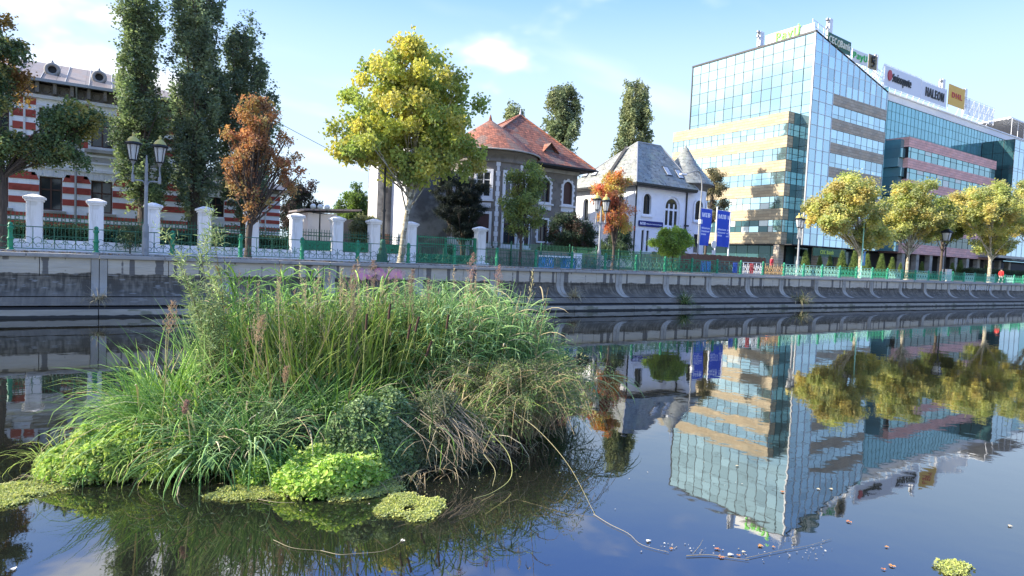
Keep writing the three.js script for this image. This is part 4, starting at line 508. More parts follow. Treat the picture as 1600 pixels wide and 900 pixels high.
// ------------------------------------------------------------------ roof signs and masts
{
  const O = [91.7, GY, -58];
  const lattice = (w, h, n, zoff = -1.4) => { const g = []; for (let i = 0; i <= n; i++) { const x = w * i / n; g.push(bar([x, 0, 0], [x, h, 0], 0.06, 4), bar([x, h, 0], [x, 0, zoff], 0.05, 4)); if (i < n) g.push(bar([x, 0, 0], [x + w / n, h, 0], 0.05, 4)); } for (const y of [0.05, h / 2, h]) g.push(bar([0, y, 0], [w, y, 0], 0.05, 4)); return g; };
  const mesh = new THREE.MeshStandardMaterial({ color: lin(0.75, 0.77, 0.8), roughness: 0.6, transparent: true, opacity: 0.45, side: THREE.DoubleSide });
  const lg = std([0.16, 0.72, 0.04], 0.5), gd = std([0.02, 0.45, 0.08], 0.5);
  // PayU board on the left edge
  const a = thing('rooftop_sign', 'white rooftop board with lime green letters on the left roof edge', 'sign', [92.2, GY + 37.4, -67.2], -Math.PI / 2);
  part(a, 'frame', lattice(6.2, 1.9, 4), M.whiteMetal); part(a, 'board', [span(0.05, 6.2, 0.1, 1.8, 0.07, 0.16)], M.paintWhite); { const t = text3('PayU', 1.45, 0.12); t.scale(0.92, 1, 1); t.translate(1.9, 0.3, 0.2); part(a, 'letters', t, lg); part(a, 'dots', [box(0.28, 0.28, 0.1, 6.05, 2.0, 0.25), box(0.2, 0.2, 0.1, 6.32, 1.7, 0.25)], lg); }
  const b = thing('billboard_scaffold', 'empty white lattice frame at the corner of the tower roof', 'sign frame', [92.2, GY + 37.5, -60.9], -Math.PI / 2); part(b, 'lattice', lattice(2.3, 1.5, 3), M.whiteMetal); part(b, 'panel', [span(0, 2.2, 0.1, 1.3, 0.07, 0.1)], mesh);
  const c = thing('billboard_scaffold', 'long white scaffold along the sloping tower roof under the signs', 'sign frame', [92.3, GY + 31.8, -59]); { const g = []; for (let i = 0; i <= 14; i++) { const x = i * 1.55, t = 6.8 - 0.19 * x; g.push(bar([x, 0, 0], [x, t + 1.2 - 0.04 * i, 0], 0.055, 4), bar([x, t, 0], [x, t - 1, -2.5], 0.05, 4)); if (i < 14) g.push(bar([x, t - 1.6, 0], [x + 1.55, t - 0.2, 0], 0.045, 4)); } for (const k of [-1.2, 0.2, 1.1]) g.push(bar([0, 6.8 + k, 0], [21.7, 2.7 + k, 0], 0.055, 4)); part(c, 'lattice', g, M.whiteMetal); }
  const sign = (label, x, y, w, h, m, txt, tm, tw, bw = 0.1, th = 0.5) => { const s = thing('rooftop_sign', label, 'sign', [x, y, -58.7]); part(s, 'board', [span(0, w, 0, h, 0, bw)], m); if (txt) { const t = text3(txt, 1, 0.08); const bb = t.boundingBox, sx = tw / (bb.max.x - bb.min.x); t.translate(-bb.min.x, 0, 0); t.scale(sx, h * th, 1); t.translate((w - tw) / 2, h * (0.5 - th * 0.42), bw + 0.01); part(s, 'letters', t, tm); } part(s, 'legs', [bar([0.2, -1.2, -0.05], [0.2, h, -0.05], 0.06, 4), bar([w - 0.2, -1.6, -0.05], [w - 0.2, h, -0.05], 0.06, 4)], M.whiteMetal); return s; };
  const cec = sign('dark green rooftop board with cream bank lettering beside the white mast', 96.0, 38.6, 6.7, 2.15, M.greenDark, 'CEC   Bank', std([0.8, 0.78, 0.6], 0.5), 6.2); part(cec, 'emblem', [new THREE.TorusGeometry(0.42, 0.1, 5, 18).scale(0.8, 1.2, 1).translate(3.05, 1.05, 0.14)], std([0.8, 0.78, 0.6], 0.5)); cec.rotation.z = -0.035;
  sign('pale rooftop board with dark green letters right of the bank board', 103.3, 37.7, 4.8, 2.0, M.paintWhite, 'PayU', gd, 4.3);
  const em = sign('small square dark gold board with a curling black mark', 108.4, 37.6, 2.7, 2.35, std([0.2, 0.15, 0.07], 0.5)); part(em, 'mark', [tube([[1.7, 2.0, 0.15], [1.0, 1.9, 0.15], [1.1, 1.3, 0.15], [1.8, 1.0, 0.15], [1.5, 0.5, 0.15], [0.9, 0.4, 0.15]], 0.2, 0.12, 14, 6), tube([[1.9, 1.5, 0.15], [1.3, 1.4, 0.15], [0.9, 1.0, 0.15]], 0.14, 0.1, 6, 6)], M.black);
  const w1 = thing('rooftop_sign', 'white lattice billboard with a red disc and dark lettering on the long roof', 'sign', [114.2, 35.55, -58.9]); part(w1, 'lattice', lattice(13.2, 3.9, 6), M.whiteMetal); part(w1, 'panel', [span(0, 13.2, 0.2, 3.7, 0.06, 0.1)], std([0.72, 0.74, 0.78], 0.6)); part(w1, 'disc', [new THREE.CylinderGeometry(0.85, 0.85, 0.12, 24).rotateX(Math.PI / 2).scale(0.8, 1.1, 1).translate(1.7, 2.2, 0.2)], std([0.5, 0.05, 0.06], 0.5)); { const t = text3('Swissquote', 1.15, 0.1); const q = t.boundingBox; t.scale(6.8 / q.max.x, 1.2, 1).translate(2.6, 1.35, 0.14); part(w1, 'letters', t, M.black); }
  const w2 = thing('rooftop_sign', 'white lattice billboard with thin black capitals on the long roof', 'sign', [127.6, 35.55, -58.9]); part(w2, 'lattice', lattice(10.2, 3.7, 5), M.whiteMetal); part(w2, 'panel', [span(0, 10.2, 0.2, 3.5, 0.06, 0.1)], std([0.72, 0.74, 0.78], 0.6)); { const t = text3('HALEON', 1.5, 0.1); const q = t.boundingBox; t.scale(7.6 / q.max.x, 1.1, 1).translate(1.4, 1.0, 0.14); part(w2, 'letters', t, M.black); }
  sign('square yellow rooftop board with red letters between white masts', 138.2, 36.5, 6.9, 3.9, std([0.72, 0.42, 0.05], 0.5), 'DHL', std([0.5, 0.04, 0.03], 0.5), 4.4, 0.1, 0.26);
  const w3 = thing('billboard_scaffold', 'long bare white truss right of the yellow rooftop board', 'sign frame', [145.6, 35.55, -58.9]); part(w3, 'lattice', lattice(14.5, 3.7, 6), M.whiteMetal); part(w3, 'panel', [span(0, 14.5, 0.3, 3.4, 0.07, 0.09)], mesh);
  const roof = thing('roof_canopy', 'pale slatted canopy above the far right end of the office roof', 'canopy', [173, 35.3, -60]); { part(roof, 'slab', [box(26, 0.3, 8, 13, 4.3, -4).rotateX(-0.06)], M.whiteMetal); const g = []; for (let i = 0; i < 8; i++) g.push(bar([i * 3.6, 0, 0], [i * 3.6, 3.9, 0], 0.06, 4)); part(roof, 'struts', g, M.whiteMetal); part(roof, 'slats', [...Array(9)].map((_, i) => box(26, 0.1, 0.2, 13, 3.95, -0.8 * i)), M.paintWhite); }
  const mast = (label, x, y, z, h, w = 0.75) => { const m = thing('antenna_mast', label, 'antenna', [x, y, z]); part(m, 'antenna_panel', [rbox(w, h * 0.72, w * 0.7, 0.35, h * 0.62, 0, 0.08)], M.whiteMetal); part(m, 'pole', [bar([-0.35, 0, 0], [-0.35, h, 0], 0.07, 6), bar([-0.35, h * 0.5, 0], [0.3, h * 0.5, 0], 0.05, 4), bar([-0.35, h * 0.85, 0], [0.3, h * 0.85, 0], 0.05, 4)], M.steel); part(m, 'dishes', [cyl(0.3, 0.3, 0.25, -0.5, h * 0.9, 0.1, 10), cyl(0.22, 0.22, 0.35, -0.6, h * 0.66, 0.1, 8)], M.steel); return m; };
  mast('white antenna mast at the left end of the tower roof', 92.9, GY + 37.3, -69, 3.4, 1.0); mast('tall white antenna mast above the dark green bank board', 97.2, GY + 35.6, -59.4, 5.6, 0.9); mast('white antenna mast just left of the yellow board', 136.8, 35.5, -59.5, 5.8, 1.1); mast('white antenna mast just right of the yellow board', 146.2, 35.5, -59.3, 5.6, 1.0); mast('slim mast behind the small dark gold board', 112.6, 35.6, -59.6, 5.4, 0.4);
}
// ------------------------------------------------------------------ lamps, banners, signs, benches
{
  const proto = thing('street_lamp', 'grey twin lantern lamp post at the left before the narrow poplar', 'street lamp', [1.38, GY, -29.15], 0, 'twin lantern lamp posts along the embankment');
  part(proto, 'post', [cyl(0.13, 0.12, 1.2, 0, 0, 0, 10), cyl(0.075, 0.06, 2.5, 0, 1.2, 0, 10), cyl(0.1, 0.1, 0.12, 0, 1.15, 0, 10), cyl(0.05, 0.02, 0.3, 0, 3.7, 0, 8)], M.pole);
  for (const s of [-1, 1]) {
    part(proto, 'arm', [tube([[0, 2.6, 0], [s * 0.1, 2.95, 0], [s * 0.3, 2.98, 0], [s * 0.46, 2.98, 0], [s * 0.46, 3.4, 0], [s * 0.46, 3.7, 0]], 0.035, 0.03, 18, 6), cyl(0.06, 0.06, 0.28, s * 0.46, 2.9, 0, 8), cyl(0.03, 0.1, 0.16, s * 0.46, 3.58, 0, 8)], M.pole);
    const n = part(proto, 'lantern', [lathe([[0.12, 0], [0.15, 0.02], [0.15, 0.05], [0.12, 0.06]], 8).translate(s * 0.46, 3.72, 0), lathe([[0.26, 0.62], [0.31, 0.64], [0.31, 0.7], [0.22, 0.74], [0.2, 0.76]], 12).translate(s * 0.46, 3.72, 0), ...[0, 1, 2, 3, 4, 5].map((k) => { const a = k * Math.PI / 3; return bar([s * 0.46 + 0.135 * Math.cos(a), 3.76, 0.135 * Math.sin(a)], [s * 0.46 + 0.245 * Math.cos(a), 4.36, 0.245 * Math.sin(a)], 0.014, 4); })], M.darkMetal);
    part(n, 'glass', [lathe([[0.128, 0.05], [0.238, 0.62]], 6).translate(s * 0.46, 3.72, 0)], M.frost); part(n, 'dome', [lathe([[0.24, 0.74], [0.2, 0.84], [0.11, 0.93], [0.04, 0.96], [0.05, 1.0], [0.06, 1.04], [0.015, 1.12], [0, 1.14]], 12).translate(s * 0.46, 3.72, 0)], M.gold);
  }
  copyOf(proto, [26.2, GY, -30.3], 0.2, 'grey twin lantern lamp post just left of the orange maple'); copyOf(proto, [47.3, GY, -30.2], 0.35, 'pale twin lantern lamp post in front of the glass office corner').scale.setScalar(1.06);
  const L = thing('street_lamp', 'black single square lantern on a dark post among the right plane trees', 'street lamp', [73.6, GY, -30.4]);
  part(L, 'post', [cyl(0.16, 0.12, 0.9, 0, 0, 0, 8), cyl(0.08, 0.06, 3.0, 0, 0.9, 0, 8), tube([[0, 3.6, 0], [0.3, 3.8, 0], [0.3, 4.2, 0]], 0.03, 0.03, 8, 5), tube([[0, 3.6, 0], [-0.3, 3.8, 0], [-0.3, 4.2, 0]], 0.03, 0.03, 8, 5)], M.darkMetal); const ln = part(L, 'lantern', [new THREE.CylinderGeometry(0.62, 0.5, 0.1, 4).rotateY(0.78).translate(0, 5.1, 0), new THREE.CylinderGeometry(0.2, 0.62, 0.3, 4).rotateY(0.78).translate(0, 5.3, 0), cyl(0.3, 0.3, 0.06, 0, 4.2, 0, 8), ...[0, 1, 2, 3].map((k) => { const a = k * Math.PI / 2 + 0.78; return bar([0.3 * Math.cos(a), 4.22, 0.3 * Math.sin(a)], [0.5 * Math.cos(a), 5.06, 0.5 * Math.sin(a)], 0.035, 4); })], M.darkMetal); part(ln, 'glass', [new THREE.CylinderGeometry(0.46, 0.28, 0.82, 4, 1, true).rotateY(0.78).translate(0, 4.65, 0)], M.frost);
  const D = thing('street_lamp', 'dark green cast iron post with a wide ornate foot beside the leaning plane tree', 'street lamp', [11.95, GY, -30.6]);
  part(D, 'base', [lathe([[0, 0], [0.36, 0], [0.36, 0.1], [0.26, 0.14], [0.28, 0.4], [0.2, 0.5], [0.22, 0.7], [0.15, 0.8], [0.15, 1.1], [0.08, 1.2], [0, 1.2]], 12)], M.greenDark); part(D, 'post', [cyl(0.075, 0.05, 4.8, 0, 1.15, 0, 8), cyl(0.11, 0.11, 0.12, 0, 2.6, 0, 8)], M.darkMetal); part(D, 'lantern', [lathe([[0.1, 0], [0.2, 0.5], [0.26, 0.52], [0.1, 0.75], [0, 0.8]], 8).translate(0, 5.9, 0)], M.darkMetal);
  const G = thing('globe_lamp', 'slim dark post with three white globes in front of the yellow shed', 'street lamp', [10.82, GY, -38]); part(G, 'post', [cyl(0.06, 0.04, 2.85, 0, 0, 0, 8), bar([-0.42, 2.7, 0], [0.42, 2.7, 0], 0.025), bar([-0.42, 2.7, 0], [-0.42, 2.95, 0], 0.02), bar([0.42, 2.7, 0], [0.42, 2.95, 0], 0.02)], M.darkMetal); for (const x of [-0.42, 0, 0.42]) part(G, 'globe', [new THREE.SphereGeometry(0.17, 16, 12).translate(x, 3.08, 0)], std([0.82, 0.82, 0.78], 0.35));
  const S = thing('road_lamp', 'tall thin grey pole with a curved arm and road lamp beside the blue banners', 'street lamp', [46.1, GY, -39.5]); part(S, 'pole', [tube([[0, 0, 0], [0, 5, 0], [0, 8.4, 0], [-0.5, 9.2, 0], [-1.6, 8.95, 0], [-2.2, 8.75, 0]], 0.09, 0.045, 30, 7)], M.pole); part(S, 'lamp_head', [rbox(0.75, 0.16, 0.3, -2.5, 8.68, 0, 0.06)], M.whiteMetal); part(S, 'box', [rbox(0.3, 0.4, 0.25, 0, 4.6, 0.12, 0.02)], M.whiteMetal);
  solo('pole', 'thin pale green pole between the two nearest right plane trees', 'pole', [cyl(0.07, 0.05, 5.2, 0, 0, 0, 8)], M.mint, [60.4, GY, -32]);
  const T = thing('parking_sign', 'blue rectangular sign with a white symbol before the office ground floor', 'sign', [76, GY, -40.2]); part(T, 'post', [cyl(0.05, 0.05, 3.2, 0, 0, -0.06, 6)], M.steel); part(T, 'board', [rbox(1.3, 1.8, 0.06, 0, 2.3, 0, 0.02)], M.paintBlue); part(T, 'symbol', [cyl(0.17, 0.17, 0.02, 0, 0, 0, 12).rotateX(Math.PI / 2).translate(0, 2.85, 0.035), box(0.35, 0.8, 0.02, 0, 2.2, 0.04)], M.paintWhite);
  const Rn = thing('round_sign', 'small round white traffic sign beneath the left blue banner', 'sign', [48.2, GY, -39.4]); part(Rn, 'post', [cyl(0.04, 0.04, 2.9, 0, 0, -0.05, 6)], M.steel); part(Rn, 'disc', [new THREE.CylinderGeometry(0.36, 0.36, 0.03, 20).rotateX(Math.PI / 2).translate(0, 2.6, 0), box(0.5, 0.4, 0.03, 0, 1.85, 0)], M.paintWhite);
  // banners
  const bt = canvasTex(256, 640, (k, w, h) => { k.fillStyle = '#2b4fc0'; k.fillRect(0, 0, w, h); k.fillStyle = '#f2f5ff'; k.font = 'bold 104px sans-serif'; k.fillText('MIB', 22, 142, 214); k.font = 'bold 44px sans-serif'; ['Millenium', 'Insurance', 'Broker'].forEach((s, i) => k.fillText(s, 20, 350 + i * 54)); });
  const bm = std(0xffffff, 0.75, { map: bt, side: THREE.DoubleSide });
  const banner = (label, x, w, z, bend) => {
    const o = thing('banner', label, 'banner', [x, GY, z], 0.1); part(o, 'pole', [cyl(0.07, 0.06, 6.15, 0, 0, 0, 10), cyl(0.08, 0.02, 0.12, 0, 6.15, 0, 8)], M.whiteMetal);
    const g = new THREE.PlaneGeometry(w, 3.45, 14, 20), p = g.attributes.position; for (let i = 0; i < p.count; i++) { const u = p.getX(i) / w + 0.5, v = p.getY(i) / 3.45 + 0.5; p.setZ(i, Math.sin(u * 5 + v * bend) * 0.06 * (1.2 - v) + 0.02); p.setX(i, p.getX(i) - 0.22 * u * (1 - v) * (1 - v)); } g.computeVertexNormals(); g.userData.uvDone = true; g.translate(w / 2 + 0.09, 4.2, 0); part(o, 'cloth', g, bm); part(o, 'crossbar', [bar([0, 5.96, 0], [w + 0.12, 5.96, 0], 0.025)], M.whiteMetal); return o;
  };
  banner('blue banner with white lettering, nearest of three beside the white house', 46.75, 1.75, -40, 3); banner('blue banner with white lettering, middle of three flag poles', 49.1, 1.7, -40, 5); 
  const b3 = banner('narrow side of a blue banner, rightmost of three flag poles', 51.6, 1.2, -40.4, 7); b3.children[1].scale.x = -1; b3.children[2].scale.x = -1;
  // painted table-like barrier behind the railing
  const P = thing('painted_table', 'white topped table on blue and white painted blocks behind the green railing', 'table', [22.1, GY, -30.9]); part(P, 'table_top', [rbox(2.5, 0.1, 0.7, 1.35, 0.72, 0, 0.02)], M.paintWhite); for (const x of [0.45, 2.1]) { const l = part(P, 'painted_block', [rbox(0.75, 0.66, 0.55, x, 0.33, 0, 0.02)], M.paintBlue); const g = []; for (let i = 0; i < 4; i++) g.push(bar([x - 0.3 + 0.16 * i, 0.1, 0.28], [x - 0.14 + 0.16 * i, 0.6, 0.28], 0.025, 4)); part(l, 'white_strokes', g, M.paintWhite); }
  solo('utility_box', 'pale grey utility box at the right end of the painted table', 'utility box', [rbox(0.42, 0.95, 0.4, 0, 0.48, 0, 0.03), rbox(0.46, 0.05, 0.44, 0, 0.97, 0, 0.02)], M.whiteMetal, [24.95, GY, -30.9]);
  solo('electrical_cabinet', 'cream cabinet behind the railing near the black single lantern', 'utility box', [rbox(1.1, 1.25, 0.5, 0, 0.63, 0, 0.03), rbox(1.16, 0.06, 0.56, 0, 1.28, 0, 0.02)], M.cream, [75.2, GY, -30.8]);
  const wire = solo('overhead_cable', 'thin cable sagging across the sky left of the plane tree', 'cable', [tube([[7, 11.0, -40], [14, 8.6, -41], [19, 7.4, -42.5]], 0.018, 0.018, 12, 4)], M.steel);
}
// ------------------------------------------------------------------ people
{
  const build = (name, label, pos, turn, J, cols, cell = 0.03) => {
    const S = 64, size = 2.0, m = new MarchingCubes(S, new THREE.MeshBasicMaterial(), false, false, 60000); m.isolation = 0;
    const caps = J; const f = m.field; let q = 0;
    for (let k = 0; k < S; k++) for (let j = 0; j < S; j++) for (let i = 0; i < S; i++) {
      const x = ((i - S / 2) / (S / 2)) * size / 2, y = ((j - S / 2) / (S / 2)) * size / 2 + 0.9, z = ((k - S / 2) / (S / 2)) * size / 2; let d = 9;
      for (const [a, b, ra, rb] of caps) { const bx = b[0] - a[0], by = b[1] - a[1], bz = b[2] - a[2], L = bx * bx + by * by + bz * bz + 1e-9; const t = Math.min(1, Math.max(0, ((x - a[0]) * bx + (y - a[1]) * by + (z - a[2]) * bz) / L)); const e = Math.hypot(x - a[0] - t * bx, y - a[1] - t * by, z - a[2] - t * bz) - lerp(ra, rb, t); const h = Math.max(0, 0.04 - Math.abs(d - e)) / 0.04; d = Math.min(d, e) - h * h * 0.01; }
      f[S * S * k + S * j + i] = -d;
    }
    m.update(); const n = m.count, P = m.positionArray.slice(0, n * 3), N = m.normalArray.slice(0, n * 3), C = new Float32Array(n * 3);
    for (let i = 0; i < n; i++) { const x = P[3 * i] * size / 2, y = P[3 * i + 1] * size / 2 + 0.9, z = P[3 * i + 2] * size / 2; P[3 * i] = x; P[3 * i + 1] = y; P[3 * i + 2] = z; const c = y > 1.47 ? cols.skin : y > 0.86 ? (Math.abs(x) > 0.2 && y < 0.92 ? cols.skin : cols.top) : y > 0.07 ? (Math.abs(x) > 0.22 ? cols.skin : cols.legs) : cols.shoes; C.set(c, 3 * i); }
    let g = new THREE.BufferGeometry(); g.setAttribute('position', new THREE.BufferAttribute(P, 3)); g.setAttribute('normal', new THREE.BufferAttribute(N, 3)); g.setAttribute('color', new THREE.BufferAttribute(C, 3));
    const fing = []; for (const s of [-1, 1]) for (let k = 0; k < 5; k++) { const t = tube([[s * 0.27 + s * 0.01, 0.80, 0.05 - 0.02 * k + 0.01], [s * 0.275, 0.76, 0.055 - 0.02 * k], [s * 0.265, 0.715 + 0.01 * Math.abs(k - 2), 0.06 - 0.018 * k]], 0.0095, 0.007, 5, 5).toNonIndexed(); t.deleteAttribute('uv'); t.setAttribute('color', new THREE.BufferAttribute(new Float32Array(t.attributes.position.count * 3).map((_, i) => cols.skin[i % 3]), 3)); fing.push(t); }
    g = mergeGeometries([g, ...fing]); g.userData.uvDone = true;
    const o = thing(name, label, 'person', pos, turn); part(o, 'body', g, new THREE.MeshStandardMaterial({ vertexColors: true, roughness: 0.85 })); part(o, 'hair', [new THREE.SphereGeometry(0.112, 16, 10, 0, 6.3, 0, 1.7).scale(0.95, 1.12, 1.06).translate(0, 1.625, -0.018)], M.dark); part(o, 'face', [new THREE.SphereGeometry(0.016, 8, 6).scale(1, 1.3, 1.2).translate(0, 1.585, 0.098), box(0.045, 0.008, 0.01, 0, 1.535, 0.088), box(0.02, 0.01, 0.01, -0.035, 1.61, 0.09), box(0.02, 0.01, 0.01, 0.035, 1.61, 0.09)], M.woodDark); return o;
  };
  const pose = (st) => [[[0, 0.98, 0], [0, 1.36, 0], 0.145, 0.165], [[-0.12, 1.38, 0], [0.12, 1.38, 0], 0.085, 0.085], [[0, 1.42, 0], [0, 1.54, 0.01], 0.055, 0.055], [[0, 1.6, 0.01], [0, 1.65, 0], 0.095, 0.1], [[-0.09, 0.92, 0], [-0.1, 0.5, st * 0.55], 0.1, 0.068], [[-0.1, 0.5, st * 0.55], [-0.1, 0.09, st * 0.3], 0.064, 0.045], [[-0.1, 0.05, st * 0.3], [-0.1, 0.04, st * 0.3 + 0.16], 0.05, 0.04], [[0.09, 0.92, 0], [0.1, 0.5, -st * 0.3], 0.1, 0.068], [[0.1, 0.5, -st * 0.3], [0.1, 0.09, -st * 0.9], 0.064, 0.045], [[0.1, 0.05, -st * 0.9], [0.1, 0.04, -st * 0.9 + 0.16], 0.05, 0.04], [[-0.2, 1.38, 0], [-0.25, 1.1, -0.04], 0.06, 0.048], [[-0.25, 1.1, -0.04], [-0.27, 0.84, 0.05], 0.045, 0.034], [[-0.27, 0.84, 0.05], [-0.275, 0.77, 0.06], 0.034, 0.026], [[0.2, 1.38, 0], [0.25, 1.1, -0.04], 0.06, 0.048], [[0.25, 1.1, -0.04], [0.27, 0.84, 0.05], 0.045, 0.034], [[0.27, 0.84, 0.05], [0.275, 0.77, 0.06], 0.034, 0.026]];
  build('person', 'person in a red top and black trousers by the office entrance', [52.3, GY, -36], 0.4, pose(0.22), { skin: [0.42, 0.25, 0.17], top: [0.6, 0.05, 0.07], legs: [0.015, 0.015, 0.018], shoes: [0.02, 0.02, 0.02] });
  build('person', 'person in a red jacket and pale trousers walking behind the railing at far right', [90.4, GY, -31.2], 1.4, pose(0.3), { skin: [0.42, 0.25, 0.17], top: [0.55, 0.03, 0.03], legs: [0.6, 0.58, 0.55], shoes: [0.3, 0.3, 0.3] });
}
// ------------------------------------------------------------------ foliage
const leafMat = (t = 0.35) => new THREE.MeshPhysicalMaterial({ color: 0xffffff, roughness: 1, transmission: t, thickness: 0, side: THREE.DoubleSide });
const LM = leafMat(0.38), LMdark = leafMat(0.22), LMbright = leafMat(0.55);
const gauss = (R) => (R() + R() + R() + R() - 2) * 1.0;
function leafQuad(P, p, dir, nrm, l, w) { const s = V().crossVectors(dir, nrm).normalize(), a = p, m = p.clone().addScaledVector(dir, l * 0.45), t = p.clone().addScaledVector(dir, l).addScaledVector(nrm, -l * 0.12); const L = m.clone().addScaledVector(s, w / 2).addScaledVector(nrm, w * 0.12), Q = m.clone().addScaledVector(s, -w / 2).addScaledVector(nrm, w * 0.12); for (const q of [a, L, t, a, t, Q]) P.push(q.x, q.y, q.z); }
function spray(n, rad, len, wid, seed, up = 0.6, flat = 1) {
  const R = rng(seed), P = []; for (let i = 0; i < n; i++) { const p = V(gauss(R), gauss(R) * flat, gauss(R)).multiplyScalar(rad); const d = V(R() - 0.5, (R() - 0.5) * 0.8, R() - 0.5).normalize(); const nr = V(R() - 0.5, up + R() * 0.4, R() - 0.5).normalize(); const k = 0.7 + 0.6 * R(); leafQuad(P, p, d, nr, len * k, wid * k); }
  const g = new THREE.BufferGeometry(); g.setAttribute('position', new THREE.Float32BufferAttribute(P, 3)); g.setAttribute('uv', new THREE.Float32BufferAttribute(new Float32Array(P.length / 3 * 2), 2)); g.computeVertexNormals(); g.userData.uvDone = true; return g;
}
function instances(parent, name, geo, mat, list) {      // list of {p, q, s, c}
  const m = new THREE.InstancedMesh(geo, mat, list.length); m.name = name; const X = new THREE.Matrix4(), c = new THREE.Color();
  list.forEach((e, i) => { m.setMatrixAt(i, X.compose(e.p, e.q, typeof e.s === 'number' ? V(e.s, e.s, e.s) : e.s)); m.setColorAt(i, c.setRGB(...e.c)); }); m.userData.kind = 'stuff'; parent.add(m); return m;
}
const pick = (R, cols) => { const a = cols[Math.floor(R() * cols.length)], k = 0.8 + 0.4 * R(); return [a[0] * k, a[1] * k, a[2] * k]; };
const turnQ = (R, tilt = 0.5) => new THREE.Quaternion().setFromEuler(new THREE.Euler((R() - 0.5) * tilt * 2, R() * 6.283, (R() - 0.5) * tilt * 2, 'YXZ'));
// blobs: [x, y, z, rx, ry, rz, share] from the foot of the tree
function tree({ name = 'tree', label, cat = 'tree', group, pos, trunk, r = 0.16, blobs, clusters = 90, per = 26, cr = 0.55, crY = 0.8, geo, cols, mat = LM, bark = M.bark, limbs = 22, seed = 1, tilt = 0.6, shell = 0.45, bare = 0, low = 0.3 }) {
  const R = rng(seed), o = thing(name, label, cat, pos, 0, group), C = [], tot = blobs.reduce((a, b) => a + (b[6] ?? 1), 0);
  for (let i = 0; i < clusters; i++) { let k = R() * tot, b = blobs[0]; for (const q of blobs) { k -= q[6] ?? 1; if (k <= 0) { b = q; break; } } const u = V(gauss(R), gauss(R), gauss(R)).normalize().multiplyScalar(Math.pow(R(), shell)); C.push(V(b[0] + u.x * b[3], b[1] + u.y * b[4], b[2] + u.z * b[5])); }
  const tp = trunk.map((p) => V(...p)), cv = new THREE.CatmullRomCurve3(tp), top = tp[tp.length - 1].y;
  const g = [tube(tp, r, r * 0.28, 14, 8, 0.14, R)]; g.push(lathe([[r * 1.6, 0], [r * 1.15, 0.12], [r * 1.0, 0.4]], 9).translate(tp[0].x, tp[0].y - 0.02, tp[0].z));
  for (let i = 0; i < limbs; i++) { const c = C[i % C.length], t = Math.min(0.97, Math.max(low, (c.y - tp[0].y) / (top - tp[0].y) * (0.55 + 0.25 * R()))), s = cv.getPoint(t), m = s.clone().lerp(c, 0.5); m.y += 0.12 * s.distanceTo(c) * (R() - 0.2); m.x += (R() - 0.5) * 0.3; g.push(tube([s, m, c], r * 0.42 * (1.1 - t * 0.7), 0.018, 6, 5)); if (i % 2) { const e = c.clone().add(V(gauss(R), 0.4 + R() * 0.5, gauss(R)).multiplyScalar(cr * 1.6)); g.push(tube([m, m.clone().lerp(e, 0.5).add(V(0, 0.1, 0)), e], r * 0.18, 0.012, 5, 4)); } }
  part(o, 'trunk', g, bark);
  const L = []; C.forEach((c, i) => { if (i < bare) return; const k = 0.78 + 0.44 * R(), tone = cols[Math.floor(R() * cols.length)], n = per * (0.6 + 0.8 * R()); for (let j = 0; j < n; j++) { const p = c.clone().add(V(gauss(R) * cr, gauss(R) * cr * crY, gauss(R) * cr)); const a = R() < 0.7 ? tone : cols[Math.floor(R() * cols.length)], q = k * (0.82 + 0.36 * R()); L.push({ p, q: turnQ(R, tilt), s: 0.75 + 0.5 * R(), c: [a[0] * q, a[1] * q, a[2] * q] }); } });
  instances(o, 'crown', geo, mat, L); return o;
}
const broad = spray(15, 0.26, 0.16, 0.13, 11, 0.3), small = spray(13, 0.18, 0.13, 0.085, 12, 0.3), popl = spray(11, 0.2, 0.15, 0.12, 13, 0.1), poplFar = spray(12, 0.34, 0.26, 0.2, 14, 0.1), planeF = spray(15, 0.34, 0.21, 0.17, 15, 0.3), needle = spray(14, 0.16, 0.14, 0.03, 16, 0.2), tiny = spray(10, 0.1, 0.09, 0.05, 17);
const yellowG = [[0.46, 0.5, 0.08], [0.38, 0.46, 0.08], [0.54, 0.53, 0.08], [0.29, 0.39, 0.07], [0.6, 0.54, 0.09]], gold = [[0.6, 0.55, 0.12], [0.5, 0.51, 0.12], [0.4, 0.45, 0.11], [0.66, 0.54, 0.12], [0.33, 0.39, 0.09]], popD = [[0.14, 0.21, 0.10], [0.19, 0.26, 0.12], [0.10, 0.16, 0.08], [0.26, 0.33, 0.15]], popL = [[0.2, 0.25, 0.1], [0.25, 0.29, 0.12], [0.13, 0.18, 0.08], [0.3, 0.33, 0.13]];
tree({ label: 'leaning plane tree with a broad yellow green crown, centre left of the picture', pos: [13.0, GY, -30.7], r: 0.17, trunk: [[0, 0, 0], [0.12, 1.6, 0], [0.38, 3.6, 0], [0.55, 5.4, 0], [0.6, 8, 0], [0.5, 10.6, 0]], blobs: [[0.5, 7.9, 0, 3.6, 2.8, 3.2, 5], [0.5, 10.0, 0, 2.1, 1.7, 2.0, 1.5], [-2.2, 6.2, 0, 1.7, 1.1, 1.8, 1], [2.7, 6.0, 0, 1.5, 1.5, 1.8, 1.2], [0.3, 5.0, 0, 2.6, 0.8, 2.2, 0.9]], clusters: 205, per: 17, cr: 0.36, geo: broad, cols: yellowG, mat: LMbright, bark: M.planeBark, limbs: 34, seed: 21 });
